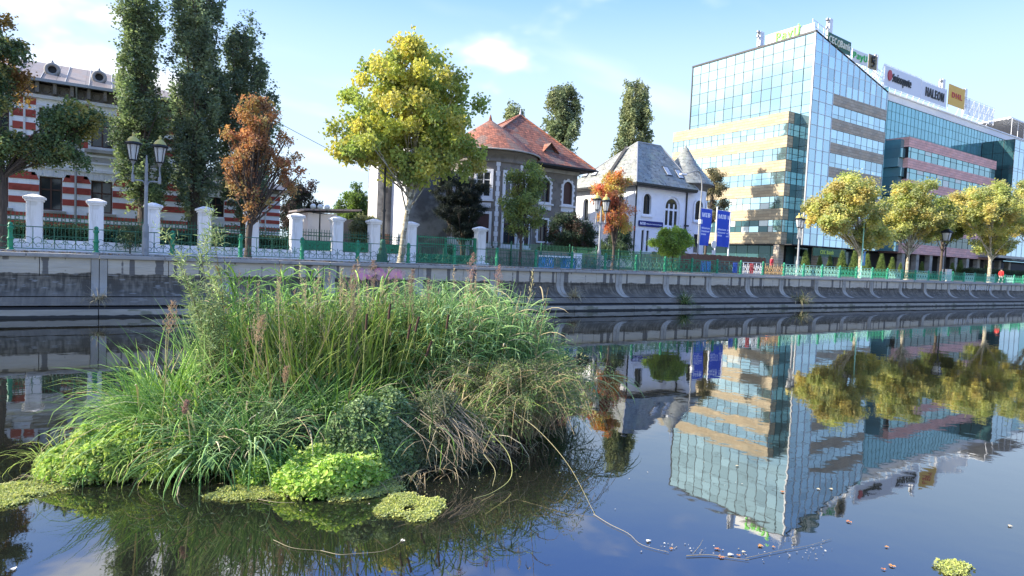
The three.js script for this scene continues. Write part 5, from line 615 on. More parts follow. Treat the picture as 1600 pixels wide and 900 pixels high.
tree({ label: 'small tree of rusty orange leaves with bare twigs between poplars and pillars', pos: [5.5, GY, -30.7], r: 0.15, trunk: [[0, 0, 0], [0.05, 1.2, 0], [0.14, 2.1, 0], [0.2, 3.4, 0], [0.25, 6.2, 0]], blobs: [[0.1, 4.5, 0, 1.25, 2.2, 1.1, 4], [0.5, 6.3, 0, 0.9, 1.2, 0.7, 1.4], [1.4, 4.3, 0, 1.1, 1.5, 0.8, 1.1], [0.2, 2.4, 0, 0.5, 0.7, 0.5, 0.5]], clusters: 96, per: 11, cr: 0.24, geo: small, cols: [[0.52, 0.24, 0.09], [0.44, 0.19, 0.08], [0.56, 0.31, 0.1], [0.33, 0.17, 0.07], [0.42, 0.32, 0.1]], limbs: 70, seed: 22, bare: 20 });
tree({ name: 'poplar', label: 'narrow columnar poplar with pale green left side beside the twin lantern', cat: 'poplar tree', pos: [1.7, GY, -38], r: 0.3, trunk: [[0, 0, 0], [0, 3, 0], [-0.1, 8, 0], [-0.2, 13.2, 0]], blobs: [[-0.1, 4.2, 0, 1.15, 2.2, 1.1, 2], [-0.25, 7.5, 0, 1.22, 3.2, 1.2, 4], [-0.35, 11.4, 0, 0.95, 2.6, 0.95, 2]], clusters: 170, per: 19, cr: 0.27, crY: 2.2, geo: popl, cols: [[0.16, 0.23, 0.08], [0.21, 0.29, 0.1], [0.27, 0.34, 0.13], [0.1, 0.16, 0.06]], mat: LMbright, limbs: 30, seed: 23 });
tree({ name: 'poplar', label: 'tallest and darkest poplar, middle of the left three', cat: 'poplar tree', pos: [4.1, GY, -38.5], r: 0.34, trunk: [[0, 0, 0], [0, 3, 0], [0, 9, 0], [0, 16, 0]], blobs: [[0, 4.6, 0, 1.4, 2.5, 1.4, 2], [0, 8.5, 0, 1.62, 3.6, 1.6, 4], [0.1, 13.4, 0, 1.25, 3.4, 1.2, 3.2]], clusters: 230, per: 18, cr: 0.29, crY: 2.2, geo: popl, cols: popD, mat: LMbright, limbs: 34, seed: 24 });
tree({ name: 'poplar', label: 'dark poplar standing behind the rusty orange tree', cat: 'poplar tree', pos: [6.9, GY, -39.5], r: 0.3, trunk: [[0, 0, 0], [0, 3, 0], [-0.1, 8, 0], [-0.1, 12.6, 0]], blobs: [[-0.1, 4.6, 0, 1.5, 2.6, 1.4, 2], [-0.1, 8, 0, 1.75, 3.2, 1.6, 4], [-0.2, 11.4, 0, 1.3, 2.2, 1.2, 2]], clusters: 190, per: 20, cr: 0.3, crY: 2.2, geo: popl, cols: popD, mat: LMbright, limbs: 30, seed: 25 });
tree({ label: 'dark leaved tree with turning tips cut off by the left edge', pos: [-3.3, GY, -31], r: 0.17, trunk: [[0, 0, 0], [0, 2, 0], [-0.1, 4.2, 0], [-0.3, 9, 0]], blobs: [[-0.8, 4.2, 0, 1.7, 1.6, 1.6, 2.2], [1.1, 3.9, 0, 1.7, 0.75, 1.0, 1.8], [2.2, 5.0, 0, 1.1, 0.95, 1.0, 1.4], [-0.6, 6.8, 0, 1.4, 1.6, 1.3, 1.2]], clusters: 120, per: 24, cr: 0.26, geo: small, cols: [[0.08, 0.14, 0.04], [0.1, 0.17, 0.05], [0.15, 0.21, 0.06], [0.3, 0.28, 0.06]], mat: LM, limbs: 20, low: 0.45, seed: 26 });
tree({ label: 'high orange brown sparse crown with bare branches at the top left', pos: [-4.6, GY, -32.2], r: 0.14, trunk: [[0, 0, 0], [0.1, 3, 0], [0.5, 6, 0], [0.9, 9.5, 0]], blobs: [[0.4, 8.0, 0, 1.5, 1.6, 1.2, 2], [1.3, 6.8, 0, 0.9, 1.0, 0.9, 1]], clusters: 46, per: 15, cr: 0.26, geo: small, cols: [[0.34, 0.18, 0.05], [0.42, 0.27, 0.05], [0.2, 0.14, 0.04]], limbs: 40, seed: 27, bare: 9 });
tree({ name: 'poplar', label: 'dark poplar top at the very top left corner', cat: 'poplar tree', pos: [-5.3, GY, -37], r: 0.3, trunk: [[0, 0, 0], [0, 6, 0], [0, 13, 0]], blobs: [[0, 8, 0, 1.3, 4, 1.3, 3], [-0.1, 11.4, 0, 1.0, 2.4, 1, 2]], clusters: 110, per: 18, cr: 0.32, crY: 1.6, geo: popl, cols: popD, mat: LMbright, limbs: 20, seed: 28 });
tree({ label: 'small green tree before the round bay of the grey villa', pos: [20.5, GY, -30.7], r: 0.085, trunk: [[0, 0, 0], [0, 1.4, 0], [0.05, 3.4, 0], [0.05, 5.6, 0]], blobs: [[0, 3.4, 0, 1.4, 1.5, 1.2, 3], [0.1, 5.0, 0, 1.15, 1.2, 1.0, 2.4]], clusters: 74, per: 17, cr: 0.27, geo: small, cols: [[0.2, 0.28, 0.06], [0.27, 0.34, 0.07], [0.34, 0.36, 0.07], [0.14, 0.21, 0.05]], limbs: 34, seed: 29 });
tree({ name: 'maple', label: 'small maple of orange, red and yellow leaves beside the twin lantern', cat: 'maple tree', pos: [28.9, GY, -32], r: 0.1, trunk: [[0, 0, 0], [0.05, 1.4, 0], [0, 2.4, 0], [-0.1, 5.8, 0]], blobs: [[-0.3, 4.6, 0, 1.5, 1.5, 1.3, 3], [-0.1, 5.9, 0, 0.9, 0.8, 0.9, 1], [0.3, 3.2, 0, 1.2, 0.7, 1, 1]], clusters: 80, per: 18, cr: 0.26, geo: small, cols: [[0.68, 0.3, 0.06], [0.65, 0.42, 0.07], [0.6, 0.16, 0.06], [0.55, 0.46, 0.08], [0.66, 0.32, 0.16]], mat: LMbright, limbs: 44, seed: 30, bare: 8 });
tree({ name: 'ball_tree', label: 'small tree with a dense bright green umbrella crown before the white house', pos: [33.3, GY, -30.7], r: 0.075, trunk: [[0, 0, 0], [0, 0.8, 0], [0, 1.5, 0], [0, 2.4, 0]], blobs: [[0, 1.95, 0, 1.5, 0.75, 1.4, 3], [0, 2.35, 0, 1.1, 0.6, 1.0, 2]], clusters: 110, per: 22, cr: 0.2, geo: small, cols: [[0.2, 0.34, 0.03], [0.26, 0.4, 0.04], [0.32, 0.44, 0.05], [0.14, 0.26, 0.03]], mat: LM, limbs: 26, seed: 31, tilt: 0.4 });
tree({ name: 'conifer', label: 'dark drooping conifer behind the white pillars beside the villa', cat: 'conifer', pos: [21.6, GY, -40], r: 0.16, trunk: [[0, 0, 0], [0, 2, 0], [0, 6.4, 0]], blobs: [[-0.2, 3.9, 0, 2.3, 1.2, 1.6, 2.4], [-0.2, 5.3, 0, 2.1, 1.3, 1.5, 2.2], [0, 2.5, 0, 1.4, 0.8, 1, 1]], clusters: 190, per: 22, cr: 0.26, crY: 0.5, geo: needle, cols: [[0.012, 0.022, 0.014], [0.018, 0.03, 0.018], [0.03, 0.045, 0.022]], mat: LMdark, limbs: 30, seed: 32 });
tree({ label: 'dark reddish green tree behind the low wing of the striped building', pos: [17.9, GY, -70], r: 0.25, trunk: [[0, 0, 0], [0, 3, 0], [0, 7.5, 0]], blobs: [[-0.4, 5.6, 0, 2.2, 2.8, 2, 3], [1.2, 3.8, 0, 1.7, 2, 1.6, 2], [-0.2, 3, 0, 2.4, 2, 2, 1]], clusters: 90, per: 18, cr: 0.5, geo: broad, cols: [[0.03, 0.045, 0.02], [0.05, 0.04, 0.025], [0.07, 0.04, 0.03], [0.04, 0.06, 0.025]], mat: LMdark, limbs: 20, seed: 33 });
tree({ label: 'bright lime green bushy tree left of the cream sided house', pos: [20.6, GY, -60], r: 0.2, trunk: [[0, 0, 0], [0, 2, 0], [0, 5.5, 0]], blobs: [[0, 4.8, 0, 1.9, 2.2, 1.7, 3], [-0.7, 3.2, 0, 1.6, 1.8, 1.4, 2], [0.9, 3.2, 0, 1.4, 1.8, 1.4, 1]], clusters: 80, per: 20, cr: 0.42, geo: broad, cols: [[0.16, 0.26, 0.03], [0.2, 0.3, 0.03], [0.11, 0.19, 0.03]], limbs: 18, seed: 34 });
tree({ name: 'climbing_shrub', label: 'pale yellow green shrub over a low wall beside the narrow rendered house', cat: 'shrub', pos: [16.0, GY, -44.6], r: 0.08, trunk: [[0, 0, 0], [0, 0.8, 0], [0, 2.4, 0]], blobs: [[0, 1.7, 0, 1.15, 1.4, 0.8, 2], [0.5, 2.4, 0, 0.7, 0.8, 0.6, 1]], clusters: 60, per: 22, cr: 0.24, geo: small, cols: [[0.16, 0.18, 0.06], [0.2, 0.2, 0.07], [0.11, 0.14, 0.05]], limbs: 14, seed: 35 });
tree({ name: 'shrub', label: 'large dark glossy shrub between the grey villa and the maple', cat: 'shrub', pos: [29.4, GY, -37.5], r: 0.1, trunk: [[0, 0, 0], [0, 1, 0], [0, 3.2, 0]], blobs: [[0, 2.4, 0, 1.9, 1.6, 1.4, 3], [1.3, 2.0, 0, 1.4, 1.4, 1.2, 1.6], [-1.2, 1.6, 0, 1.2, 1.3, 1, 1]], clusters: 110, per: 22, cr: 0.28, geo: small, cols: [[0.025, 0.055, 0.028], [0.04, 0.075, 0.035], [0.06, 0.1, 0.045], [0.09, 0.06, 0.04]], mat: LMdark, limbs: 24, seed: 36 });
tree({ name: 'shrub', label: 'green shrub with some ferny leaves at the left corner of the white house', cat: 'shrub', pos: [34.6, GY, -38], r: 0.08, trunk: [[0, 0, 0], [0, 0.8, 0], [0, 2.4, 0]], blobs: [[0, 1.6, 0, 1.5, 1.2, 1.1, 2], [0.8, 2.6, -0.6, 0.9, 1.2, 0.8, 1]], clusters: 60, per: 20, cr: 0.28, geo: small, cols: [[0.05, 0.1, 0.03], [0.09, 0.15, 0.04], [0.04, 0.08, 0.03]], limbs: 14, seed: 37 });
for (const [label, x, z, h, w, sd] of [['small poplar tip rising behind the red villa roof', 48.1, -75, 22.2, 1.7, 41], ['broad poplar behind the villa roof, left of the far two', 52.7, -70, 25.2, 3.2, 42], ['tall poplar behind the slate roof, right of the far two', 68.0, -72, 29.4, 3.3, 43]]) tree({ name: 'poplar', label, cat: 'poplar tree', pos: [x, GY, z], r: 0.4, trunk: [[0, 0, 0], [0, h * 0.5, 0], [0, h * 0.94, 0]], blobs: [[0, h * 0.36, 0, w, h * 0.2, w, 2], [0, h * 0.62, 0, w, h * 0.22, w, 3], [0.1, h * 0.83, 0, w * 0.66, h * 0.15, w * 0.66, 1.6]], clusters: 170, per: 21, cr: 0.45, crY: 2.0, geo: poplFar, cols: popL, mat: LM, limbs: 24, seed: sd });
tree({ label: 'sparse brownish tree between the turret and the glass office', pos: [67.4, GY, -56.5], r: 0.2, trunk: [[0, 0, 0], [0.2, 5, 0], [0.8, 9, 0], [1.2, 13.5, 0]], blobs: [[1, 11.5, 0, 2.0, 2.6, 1.6, 2], [2.4, 9, 0, 1.6, 2.4, 1.4, 2], [0.5, 7.5, 0, 2, 1.6, 1.4, 1]], clusters: 60, per: 13, cr: 0.4, geo: broad, cols: [[0.14, 0.13, 0.05], [0.09, 0.09, 0.04], [0.2, 0.17, 0.06]], limbs: 44, seed: 44, bare: 14 });
const planes = [['golden plane tree nearest the glass office corner, first of the right row', 59.3, 62.0, 4.4, 51], ['golden plane tree with forked trunk, second of the right row', 72, 71.4, 4.6, 52], ['golden plane tree with dense low crown, third of the right row', 89.6, 92, 5.6, 53], ['golden plane tree cut off by the right edge', 105.5, 108, 6.4, 54]];
for (const [label, cx, bx, rad, sd] of planes) { const k = rad / 4.4, dx = cx - bx, j = rng(sd), w = () => 0.78 + 0.5 * j(); tree({ name: 'plane_tree', label, cat: 'plane tree', pos: [bx, GY, -33], r: 0.19 * k, trunk: [[0, 0, 0], [0.02, 1.8, 0], [dx * 0.1, 3.4 * k, 0], [dx * 0.4, 6 * k, 0], [dx * 0.6, 9 * k, 0]], blobs: [[dx, 6.7 * k, 0, 4.3 * k, 2.3 * k, 3.2 * k, 4], [dx + 2.4 * (j() - 0.5), 8.5 * k, 0, 2.4 * k * w(), 1.5 * k * w(), 2.2 * k, 1.4], [dx - 2.6 * k * w(), 5.0 * k * w(), 0, 2.2 * k * w(), 1.1 * k, 2 * k, 1.3], [dx + 2.8 * k * w(), 5.0 * k * w(), 0, 2.2 * k * w(), 1.1 * k, 2 * k, 1.3]], clusters: 165 + 9 * (sd % 3), per: 15, cr: 0.42, geo: planeF, cols: sd === 52 ? [...gold, [0.24, 0.29, 0.04], [0.3, 0.33, 0.04]] : gold, mat: LMbright, bark: M.planeBark, limbs: 36, seed: sd }); }
tree({ name: 'plane_tree', label: 'greener smaller tree behind the gap in the right plane row', cat: 'plane tree', pos: [91, GY, -38], r: 0.2, trunk: [[0, 0, 0], [0, 4, 0], [0, 9, 0]], blobs: [[-0.6, 8.2, 0, 3.0, 2.2, 2.4, 3], [1.5, 6.5, 0, 2.4, 1.6, 2, 1.4]], clusters: 80, per: 20, cr: 0.5, geo: planeF, cols: [[0.2, 0.27, 0.035], [0.26, 0.3, 0.04], [0.15, 0.21, 0.035]], mat: LM, limbs: 24, seed: 55 });
// row of clipped cone conifers and a hedge before the office
{
  const ord = ['first', 'second', 'third', 'fourth', 'fifth', 'sixth', 'seventh', 'eighth', 'ninth', 'tenth', 'eleventh', 'twelfth', 'thirteenth'];
  const spots = [[80.1, 3.3], [83.5, 2.7], [86, 2.8], [89.1, 3.6], [92.4, 3.7], [95.9, 3.5], [100, 3.6], [103.3, 3.2], [106, 2.4], [113, 2.8], [124, 3.0], [127, 3.6], [137.8, 3.0]], R = rng(61); let proto;
  spots.forEach(([x, h], i) => {
    const label = `${ord[i]} small cone shaped conifer from the left before the glass office`;
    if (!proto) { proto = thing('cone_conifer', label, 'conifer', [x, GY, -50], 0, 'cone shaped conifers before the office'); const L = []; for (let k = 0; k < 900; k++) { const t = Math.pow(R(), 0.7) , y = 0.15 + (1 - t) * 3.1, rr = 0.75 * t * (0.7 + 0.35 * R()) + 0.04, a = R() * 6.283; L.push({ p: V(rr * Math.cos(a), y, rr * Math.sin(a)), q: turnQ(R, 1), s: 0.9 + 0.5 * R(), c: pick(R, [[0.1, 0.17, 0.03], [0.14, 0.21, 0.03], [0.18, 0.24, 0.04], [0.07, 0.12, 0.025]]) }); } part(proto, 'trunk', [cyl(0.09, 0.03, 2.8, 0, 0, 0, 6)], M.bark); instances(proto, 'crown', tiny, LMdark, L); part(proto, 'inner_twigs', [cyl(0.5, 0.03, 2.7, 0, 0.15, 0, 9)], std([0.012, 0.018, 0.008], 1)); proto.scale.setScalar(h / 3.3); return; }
    copyOf(proto, [x, GY, -50], i * 1.3, label).scale.set(h / 3.3 * (0.9 + 0.2 * R()), h / 3.3, h / 3.3);
  });
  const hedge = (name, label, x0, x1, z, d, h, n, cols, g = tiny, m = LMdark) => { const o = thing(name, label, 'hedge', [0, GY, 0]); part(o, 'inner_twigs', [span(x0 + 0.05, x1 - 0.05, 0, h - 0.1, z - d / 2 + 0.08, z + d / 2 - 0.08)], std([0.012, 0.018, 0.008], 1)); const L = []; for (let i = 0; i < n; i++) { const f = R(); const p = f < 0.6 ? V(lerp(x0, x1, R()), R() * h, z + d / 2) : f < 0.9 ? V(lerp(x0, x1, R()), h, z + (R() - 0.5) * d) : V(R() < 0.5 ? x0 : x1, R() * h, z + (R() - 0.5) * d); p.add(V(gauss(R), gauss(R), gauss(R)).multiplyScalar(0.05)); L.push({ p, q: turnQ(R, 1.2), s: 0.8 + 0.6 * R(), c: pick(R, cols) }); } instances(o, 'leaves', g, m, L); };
  hedge('hedge', 'low clipped hedge at the foot of the cone conifers', 78, 112, -48.6, 1.0, 0.75, 5200, [[0.06, 0.1, 0.025], [0.09, 0.14, 0.03]]); hedge('hedge', 'taller dark hedge at the right before the office columns', 126, 170, -48.4, 1.4, 1.9, 7000, [[0.03, 0.06, 0.02], [0.05, 0.08, 0.025]], small);
  hedge('hedge', 'clipped green hedge behind the white pillared fence', -8.5, 8.1, -33.75, 0.5, 0.98, 4200, [[0.03, 0.085, 0.035], [0.045, 0.11, 0.045], [0.02, 0.06, 0.03]]);
  for (const [x, z, h, w, l] of [[0.95, -32.3, 1.2, 0.55, 'small leafy sapling before the pillar left of the lantern'], [8.9, -33.9, 0.9, 0.5, 'small dark shrub beside the striped wing corner'], [17.6, -34, 1.15, 0.5, 'dark green vase shaped plant behind the gate'], [12.9, -34.4, 1.3, 0.5, 'dark plant in the gap beside the cast iron post']]) { const o = thing('small_plant', l, 'plant', [x, GY, z]); const L = []; for (let i = 0; i < 150; i++) L.push({ p: V(gauss(R) * w * 0.6, h * (0.25 + 0.75 * R()), gauss(R) * w * 0.6), q: turnQ(R, 1), s: 0.7 + 0.5 * R(), c: pick(R, [[0.05, 0.1, 0.03], [0.09, 0.14, 0.05]]) }); part(o, 'stem', [cyl(0.04, 0.02, h, 0, 0, 0, 6)], M.bark); instances(o, 'leaves', tiny, LM, L); }
  // fallen leaves along the coping
  const o = new THREE.Group(); const L = []; for (let i = 0; i < 2600; i++) { const x = -8 + 44 * R(); L.push({ p: V(x, GY + 0.012 + (R() < 0.3 ? 0.02 : 0), -28.95 - Math.pow(R(), 1.6) * 1.1), q: turnQ(R, 0.35), s: 0.5 + 0.5 * R(), c: pick(R, [[0.26, 0.13, 0.05], [0.34, 0.2, 0.07], [0.16, 0.09, 0.04], [0.3, 0.26, 0.08]]) }); } const P = []; leafQuad(P, V(-0.05, 0, 0), V(1, 0, 0), V(0, 1, 0), 0.12, 0.09); const lg = new THREE.BufferGeometry(); lg.setAttribute('position', new THREE.Float32BufferAttribute(P, 3)); lg.setAttribute('uv', new THREE.Float32BufferAttribute(new Float32Array(P.length / 3 * 2), 2)); lg.computeVertexNormals(); lg.userData.uvDone = true; const im = instances(scene, 'fallen_leaves', lg, std(0xffffff, 0.9, { side: THREE.DoubleSide }), L); tag(im, 'dry brown leaves scattered along the top of the embankment wall', 'fallen leaves');
}
// ------------------------------------------------------------------ the planted island in the water
{
  const R = rng(301);
  const outline = [[-1.0, -9.5], [-0.75, -8.75], [0.2, -8.45], [1.1, -8.2], [1.7, -7.6], [2.2, -7.15], [2.8, -6.9], [3.5, -6.8], [4.5, -7.0], [5.6, -7.4], [6.5, -8.0], [7.1, -9.0], [7.3, -10.4], [6.3, -11.6], [4, -12.2], [1.6, -11.8], [0, -11], [-0.9, -10.3]];
  { const s = new THREE.Shape(outline.map(([x, z]) => new THREE.Vector2(x + (3 - x) * 0.16, -(z + (-9.5 - z) * 0.22)))); const g = new THREE.ExtrudeGeometry(s, { depth: 0.1, bevelEnabled: true, bevelSize: 0.2, bevelThickness: 0.06, bevelSegments: 3 }).rotateX(-Math.PI / 2).translate(0, -0.12, 0); struct('island_bank', g, M.soil); }
  const blade = (bend, w, seed, seg = 7, fold = 0.25) => {           // one leaf blade of length 1 that rises along +y and bows towards +z
    const P = [], pts = []; let y = 0, z = 0, a = 0.04; for (let i = 0; i <= seg; i++) { pts.push([y, z, a]); a += bend / seg * (0.5 + i / seg); y += Math.cos(a) / seg; z += Math.sin(a) / seg; }
    const wd = (t) => w * Math.pow(Math.sin(Math.PI * Math.min(1, 0.12 + 0.88 * t)), 0.55) * (t > 0.98 ? 0.02 : 1);
    const row = (i) => { const t = i / seg, [yy, zz, aa] = pts[i], h = wd(t) / 2; return [V(-h, yy, zz), V(0, yy + Math.sin(aa) * h * fold * 2, zz - Math.cos(aa) * h * fold * 2), V(h, yy, zz)]; };
    for (let i = 0; i < seg; i++) { const A = row(i), B = row(i + 1); for (let k = 0; k < 2; k++) for (const q of [A[k], A[k + 1], B[k], A[k + 1], B[k + 1], B[k]]) P.push(q.x, q.y, q.z); }
    const g = new THREE.BufferGeometry(); g.setAttribute('position', new THREE.Float32BufferAttribute(P, 3)); g.setAttribute('uv', new THREE.Float32BufferAttribute(new Float32Array(P.length / 3 * 2), 2)); g.computeVertexNormals(); g.userData.uvDone = true; return g;
  };
  const bladeMat = new THREE.MeshPhysicalMaterial({ color: 0xffffff, roughness: 0.95, transmission: 0.2, thickness: 0, side: THREE.DoubleSide });
  const B = [blade(0.5, 0.0115, 1), blade(1.1, 0.012, 2), blade(1.9, 0.012, 3), blade(2.8, 0.013, 4), blade(1.5, 0.008, 8)], Bw = [blade(0.6, 0.022, 5), blade(1.5, 0.022, 6), blade(2.4, 0.023, 7)];
  const Q = (az, lean) => new THREE.Quaternion().setFromEuler(new THREE.Euler(lean, az, 0, 'YXZ'));
  const greens = [[0.17, 0.34, 0.05], [0.24, 0.43, 0.06], [0.09, 0.2, 0.035], [0.38, 0.55, 0.1]], blueG = [[0.16, 0.32, 0.07], [0.24, 0.42, 0.11], [0.08, 0.19, 0.045], [0.4, 0.55, 0.2]], limeG = [[0.38, 0.5, 0.07], [0.45, 0.54, 0.09], [0.27, 0.4, 0.06]], straw = [[0.5, 0.4, 0.2], [0.38, 0.3, 0.15], [0.58, 0.5, 0.3]];
  const tussock = (label, x, z, n, len, spread, cols, geos = B, wmul = 1, r = 0.18, minB = 0, name = 'sedge_tussock', cat = 'sedge') => { const o = thing(name, label, cat, [x, 0.1, z]); geos.forEach((g, gi) => { const L = []; for (let i = 0; i < 1.55 * n / geos.length; i++) { const az = R() * 6.283, l = len * (0.45 + 0.62 * R()); L.push({ p: V(gauss(R) * r, 0, gauss(R) * r), q: Q(az, spread * (0.3 + 0.9 * R())), s: V(l * wmul * (0.7 + 0.6 * R()), l, l), c: pick(R, R() < 0.09 ? straw : cols) }); } instances(o, 'blades', g, bladeMat, L); }); return o; };
  // sedge tussocks, left half, from back to front
  tussock('arching sedge tussock at the far left back of the island', 0.5, -9.9, 260, 1.35, 0.5, greens, B, 1, 0.22);
  tussock('tall sedge tussock behind the left front of the island', 0.75, -9.9, 300, 1.7, 0.34, greens, B, 1, 0.25);
  tussock('pale arching sedge tussock reaching out over the left water', 0.5, -9.2, 260, 1.35, 0.6, blueG, B, 1, 0.18);
  tussock('dense green sedge tussock left of the willow shrub', 0.95, -9.2, 340, 1.55, 0.42, greens, B, 1.1, 0.25);
  tussock('sedge tussock at the foot of the willow shrub', 1.6, -9.3, 340, 1.6, 0.42, blueG, B, 1.1, 0.25);
  tussock('drooping broad bladed sedge at the left front above the dark water', 1.05, -8.45, 220, 1.15, 0.75, blueG, Bw, 0.9, 0.16);
  tussock('drooping sedge of long shiny blades in the middle left front', 1.55, -8.25, 260, 1.35, 0.6, blueG, B, 1.3, 0.2);
  tussock('lime green grass tuft at the left waterline', 0.35, -8.6, 130, 0.8, 0.8, limeG, B, 1.3, 0.2);
  tussock('sedge tussock in the middle of the island before the cattails', 2.1, -8.7, 340, 1.5, 0.45, blueG, B, 1.1, 0.25);
  tussock('long arching grass tussock behind the round leaved bush', 2.7, -8.5, 360, 1.55, 0.5, greens, B, 1.1, 0.28);
  tussock('sparse straw tinted grass tuft right of the round leaved bush', 3.9, -7.7, 200, 1.3, 0.4, [...greens, ...straw], B, 0.9, 0.3);
  tussock('long yellow green grass tuft above the tangled twigs', 4.7, -8.3, 260, 1.5, 0.5, [...greens, ...limeG, ...straw], B, 1, 0.4);
  // reeds and cattails: too many stems to count
  const bed = (name, label, n, place, geos, cols, lean, wmul) => { const o = new THREE.Group(); o.name = numbered(name); tag(o, label, 'reeds'); o.userData.kind = 'stuff'; scene.add(o); geos.forEach((g) => { const L = []; for (let i = 0; i < 1.3 * n / geos.length; i++) { const [x, z, h] = place(); const l = h * (0.6 + 0.5 * R()); L.push({ p: V(x, 0.05, z), q: Q(R() * 6.283, lean * R()), s: V(l * wmul * (0.7 + 0.6 * R()), l, l), c: pick(R, R() < 0.09 ? straw : cols) }); } instances(o, 'blades', g, bladeMat, L); }); return o; };
  const hAt = (x) => x < 2 ? lerp(1.7, 2.15, x / 2) : x < 5.9 ? 2.24 : Math.max(0.5, lerp(2.24, 0.5, (x - 5.9) / 1.6));
  bed('cattail_bed', 'mass of tall yellow green cattail leaves in the middle of the island', 1500, () => { const x = 1.9 + 2.9 * R(); return [x, -8.9 - 1.5 * R(), hAt(x) * (0.85 + 0.12 * R())]; }, [B[0], B[0], Bw[0], B[1]], [[0.23, 0.33, 0.05], [0.31, 0.4, 0.07], [0.17, 0.27, 0.045], [0.38, 0.42, 0.11]], 0.2, 0.85);
  bed('reed_bed', 'mass of tall green reeds along the back of the island', 1900, () => { const x = 1.2 + 6 * R(); return [x, -9.6 - 1.7 * R(), hAt(x * 0.93)]; }, [B[0], B[0], B[1]], blueG, 0.16, 0.85);
  // reeds with stems and side leaves at the right back
  { const reed = (seed) => { const r = rng(seed), g = [tube([[0, 0, 0], [0.01, 0.5, 0.015], [0.0, 1, 0.05]], 0.0035, 0.0014, 5, 4)]; for (let i = 0; i < 9; i++) { const y = 0.22 + 0.085 * i, b = blade(1.0 + 0.8 * r(), 0.05, 1, 5); b.scale(1, 1, 1); const l = 0.2 + 0.1 * r(); b.scale(l * 0.85, l, l).applyQuaternion(Q(i * 2.6 + r(), 0.55 + 0.3 * r())).translate(0, y, 0.02 * y); g.push(b); } const m = merge(g); m.userData.uvDone = true; return m; };
    bed('leafy_reed_bed', 'leafy common reeds at the right side of the island', 520, () => { const x = 4.0 + 3.1 * R(); return [x, -8.4 - 2.2 * R(), hAt(x) * 0.98]; }, [reed(1), reed(2), reed(3)], [...blueG, [0.13, 0.26, 0.06]], 0.2, 1);
    bed('leafy_reed_bed', 'leafy common reeds behind the left sedges', 120, () => { const x = 1.6 + 2.2 * R(); return [x, -9.4 - 1.4 * R(), 2.3]; }, [reed(4), reed(5)], greens, 0.15, 1); 
    const low = bed('leafy_reed_bed', 'short reeds leaning out over the water on the right', 90, () => { const x = 6.2 + 0.9 * R(); return [x, -8.2 - 1.2 * R(), 1.2]; }, [reed(6)], blueG, 0.7, 1); }
  { const st = () => { const r = rng(88), gg = [tube([[0, 0, 0], [0.01, 0.5, 0.01], [0.02, 0.96, 0.05]], 0.003, 0.0012, 5, 4)], P = []; for (let i = 0; i < 60; i++) { const t = r(); leafQuad(P, V(0.02 + gauss(r) * 0.022 * (1.1 - t), 0.8 + 0.2 * t, 0.04 + gauss(r) * 0.022 * (1.1 - t)), V(gauss(r), 1, gauss(r)).normalize(), V(r() - 0.5, 0.2, r() - 0.5).normalize(), 0.022, 0.004); } const l = new THREE.BufferGeometry(); l.setAttribute('position', new THREE.Float32BufferAttribute(P, 3)); l.setAttribute('uv', new THREE.Float32BufferAttribute(new Float32Array(P.length / 3 * 2), 2)); l.computeVertexNormals(); const m = merge([gg[0], l]); m.userData.uvDone = true; return m; };
    bed('seed_head_stalks', 'thin straw coloured seed head stalks rising among the reeds', 170, () => { const x = 1.5 + 5.4 * R(); return [x, -8.8 - 1.8 * R(), hAt(x) * (0.85 + 0.27 * R())]; }, [st()], [[0.5, 0.38, 0.22], [0.4, 0.28, 0.18], [0.45, 0.4, 0.2]], 0.16, 1); }
  // willow shrub
  { const o = thing('willow_shrub', 'tall feathery grey green willow shrub standing above the left of the island', 'shrub', [1.35, 0.05, -9.7]); const st = [], L = []; const lf = (() => { const P = []; for (let i = 0; i < 7; i++) leafQuad(P, V(0, i * 0.025, 0), V(Math.cos(i * 2.4), 0.7, Math.sin(i * 2.4)).normalize(), V(-Math.sin(i * 2.4) * 0.3, 1, Math.cos(i * 2.4) * 0.3).normalize(), 0.12, 0.016); const g = new THREE.BufferGeometry(); g.setAttribute('position', new THREE.Float32BufferAttribute(P, 3)); g.setAttribute('uv', new THREE.Float32BufferAttribute(new Float32Array(P.length / 3 * 2), 2)); g.computeVertexNormals(); g.userData.uvDone = true; return g; })();
    for (let i = 0; i < 9; i++) { const a = R() * 6.283, h = 1.7 + 1.55 * (i / 8), sp = 0.12 + 0.3 * R(), sx = -0.12 + 0.22 * (3.0 - h) * 0; const p = [[0, 0, 0], [Math.cos(a) * sp * 0.4, h * 0.5, Math.sin(a) * sp * 0.4], [Math.cos(a) * sp - 0.3 * Math.max(0, h - 2), h, Math.sin(a) * sp]]; st.push(tube(p, 0.012, 0.003, 8, 5)); const cv = new THREE.CatmullRomCurve3(p.map((q) => V(...q))); for (let k = 0; k < 46; k++) { const t = 0.3 + 0.7 * R(), c = cv.getPoint(t), r = 0.2 * (1.15 - t); L.push({ p: c.add(V(gauss(R) * r, gauss(R) * r, gauss(R) * r)), q: turnQ(R, 0.9), s: 0.7 + 0.6 * R(), c: pick(R, [[0.24, 0.33, 0.12], [0.32, 0.41, 0.17], [0.17, 0.25, 0.09], [0.4, 0.46, 0.2]]) }); } }
    part(o, 'stems', st, std([0.14, 0.13, 0.06], 0.9)); instances(o, 'leaves', lf, LM, L); }
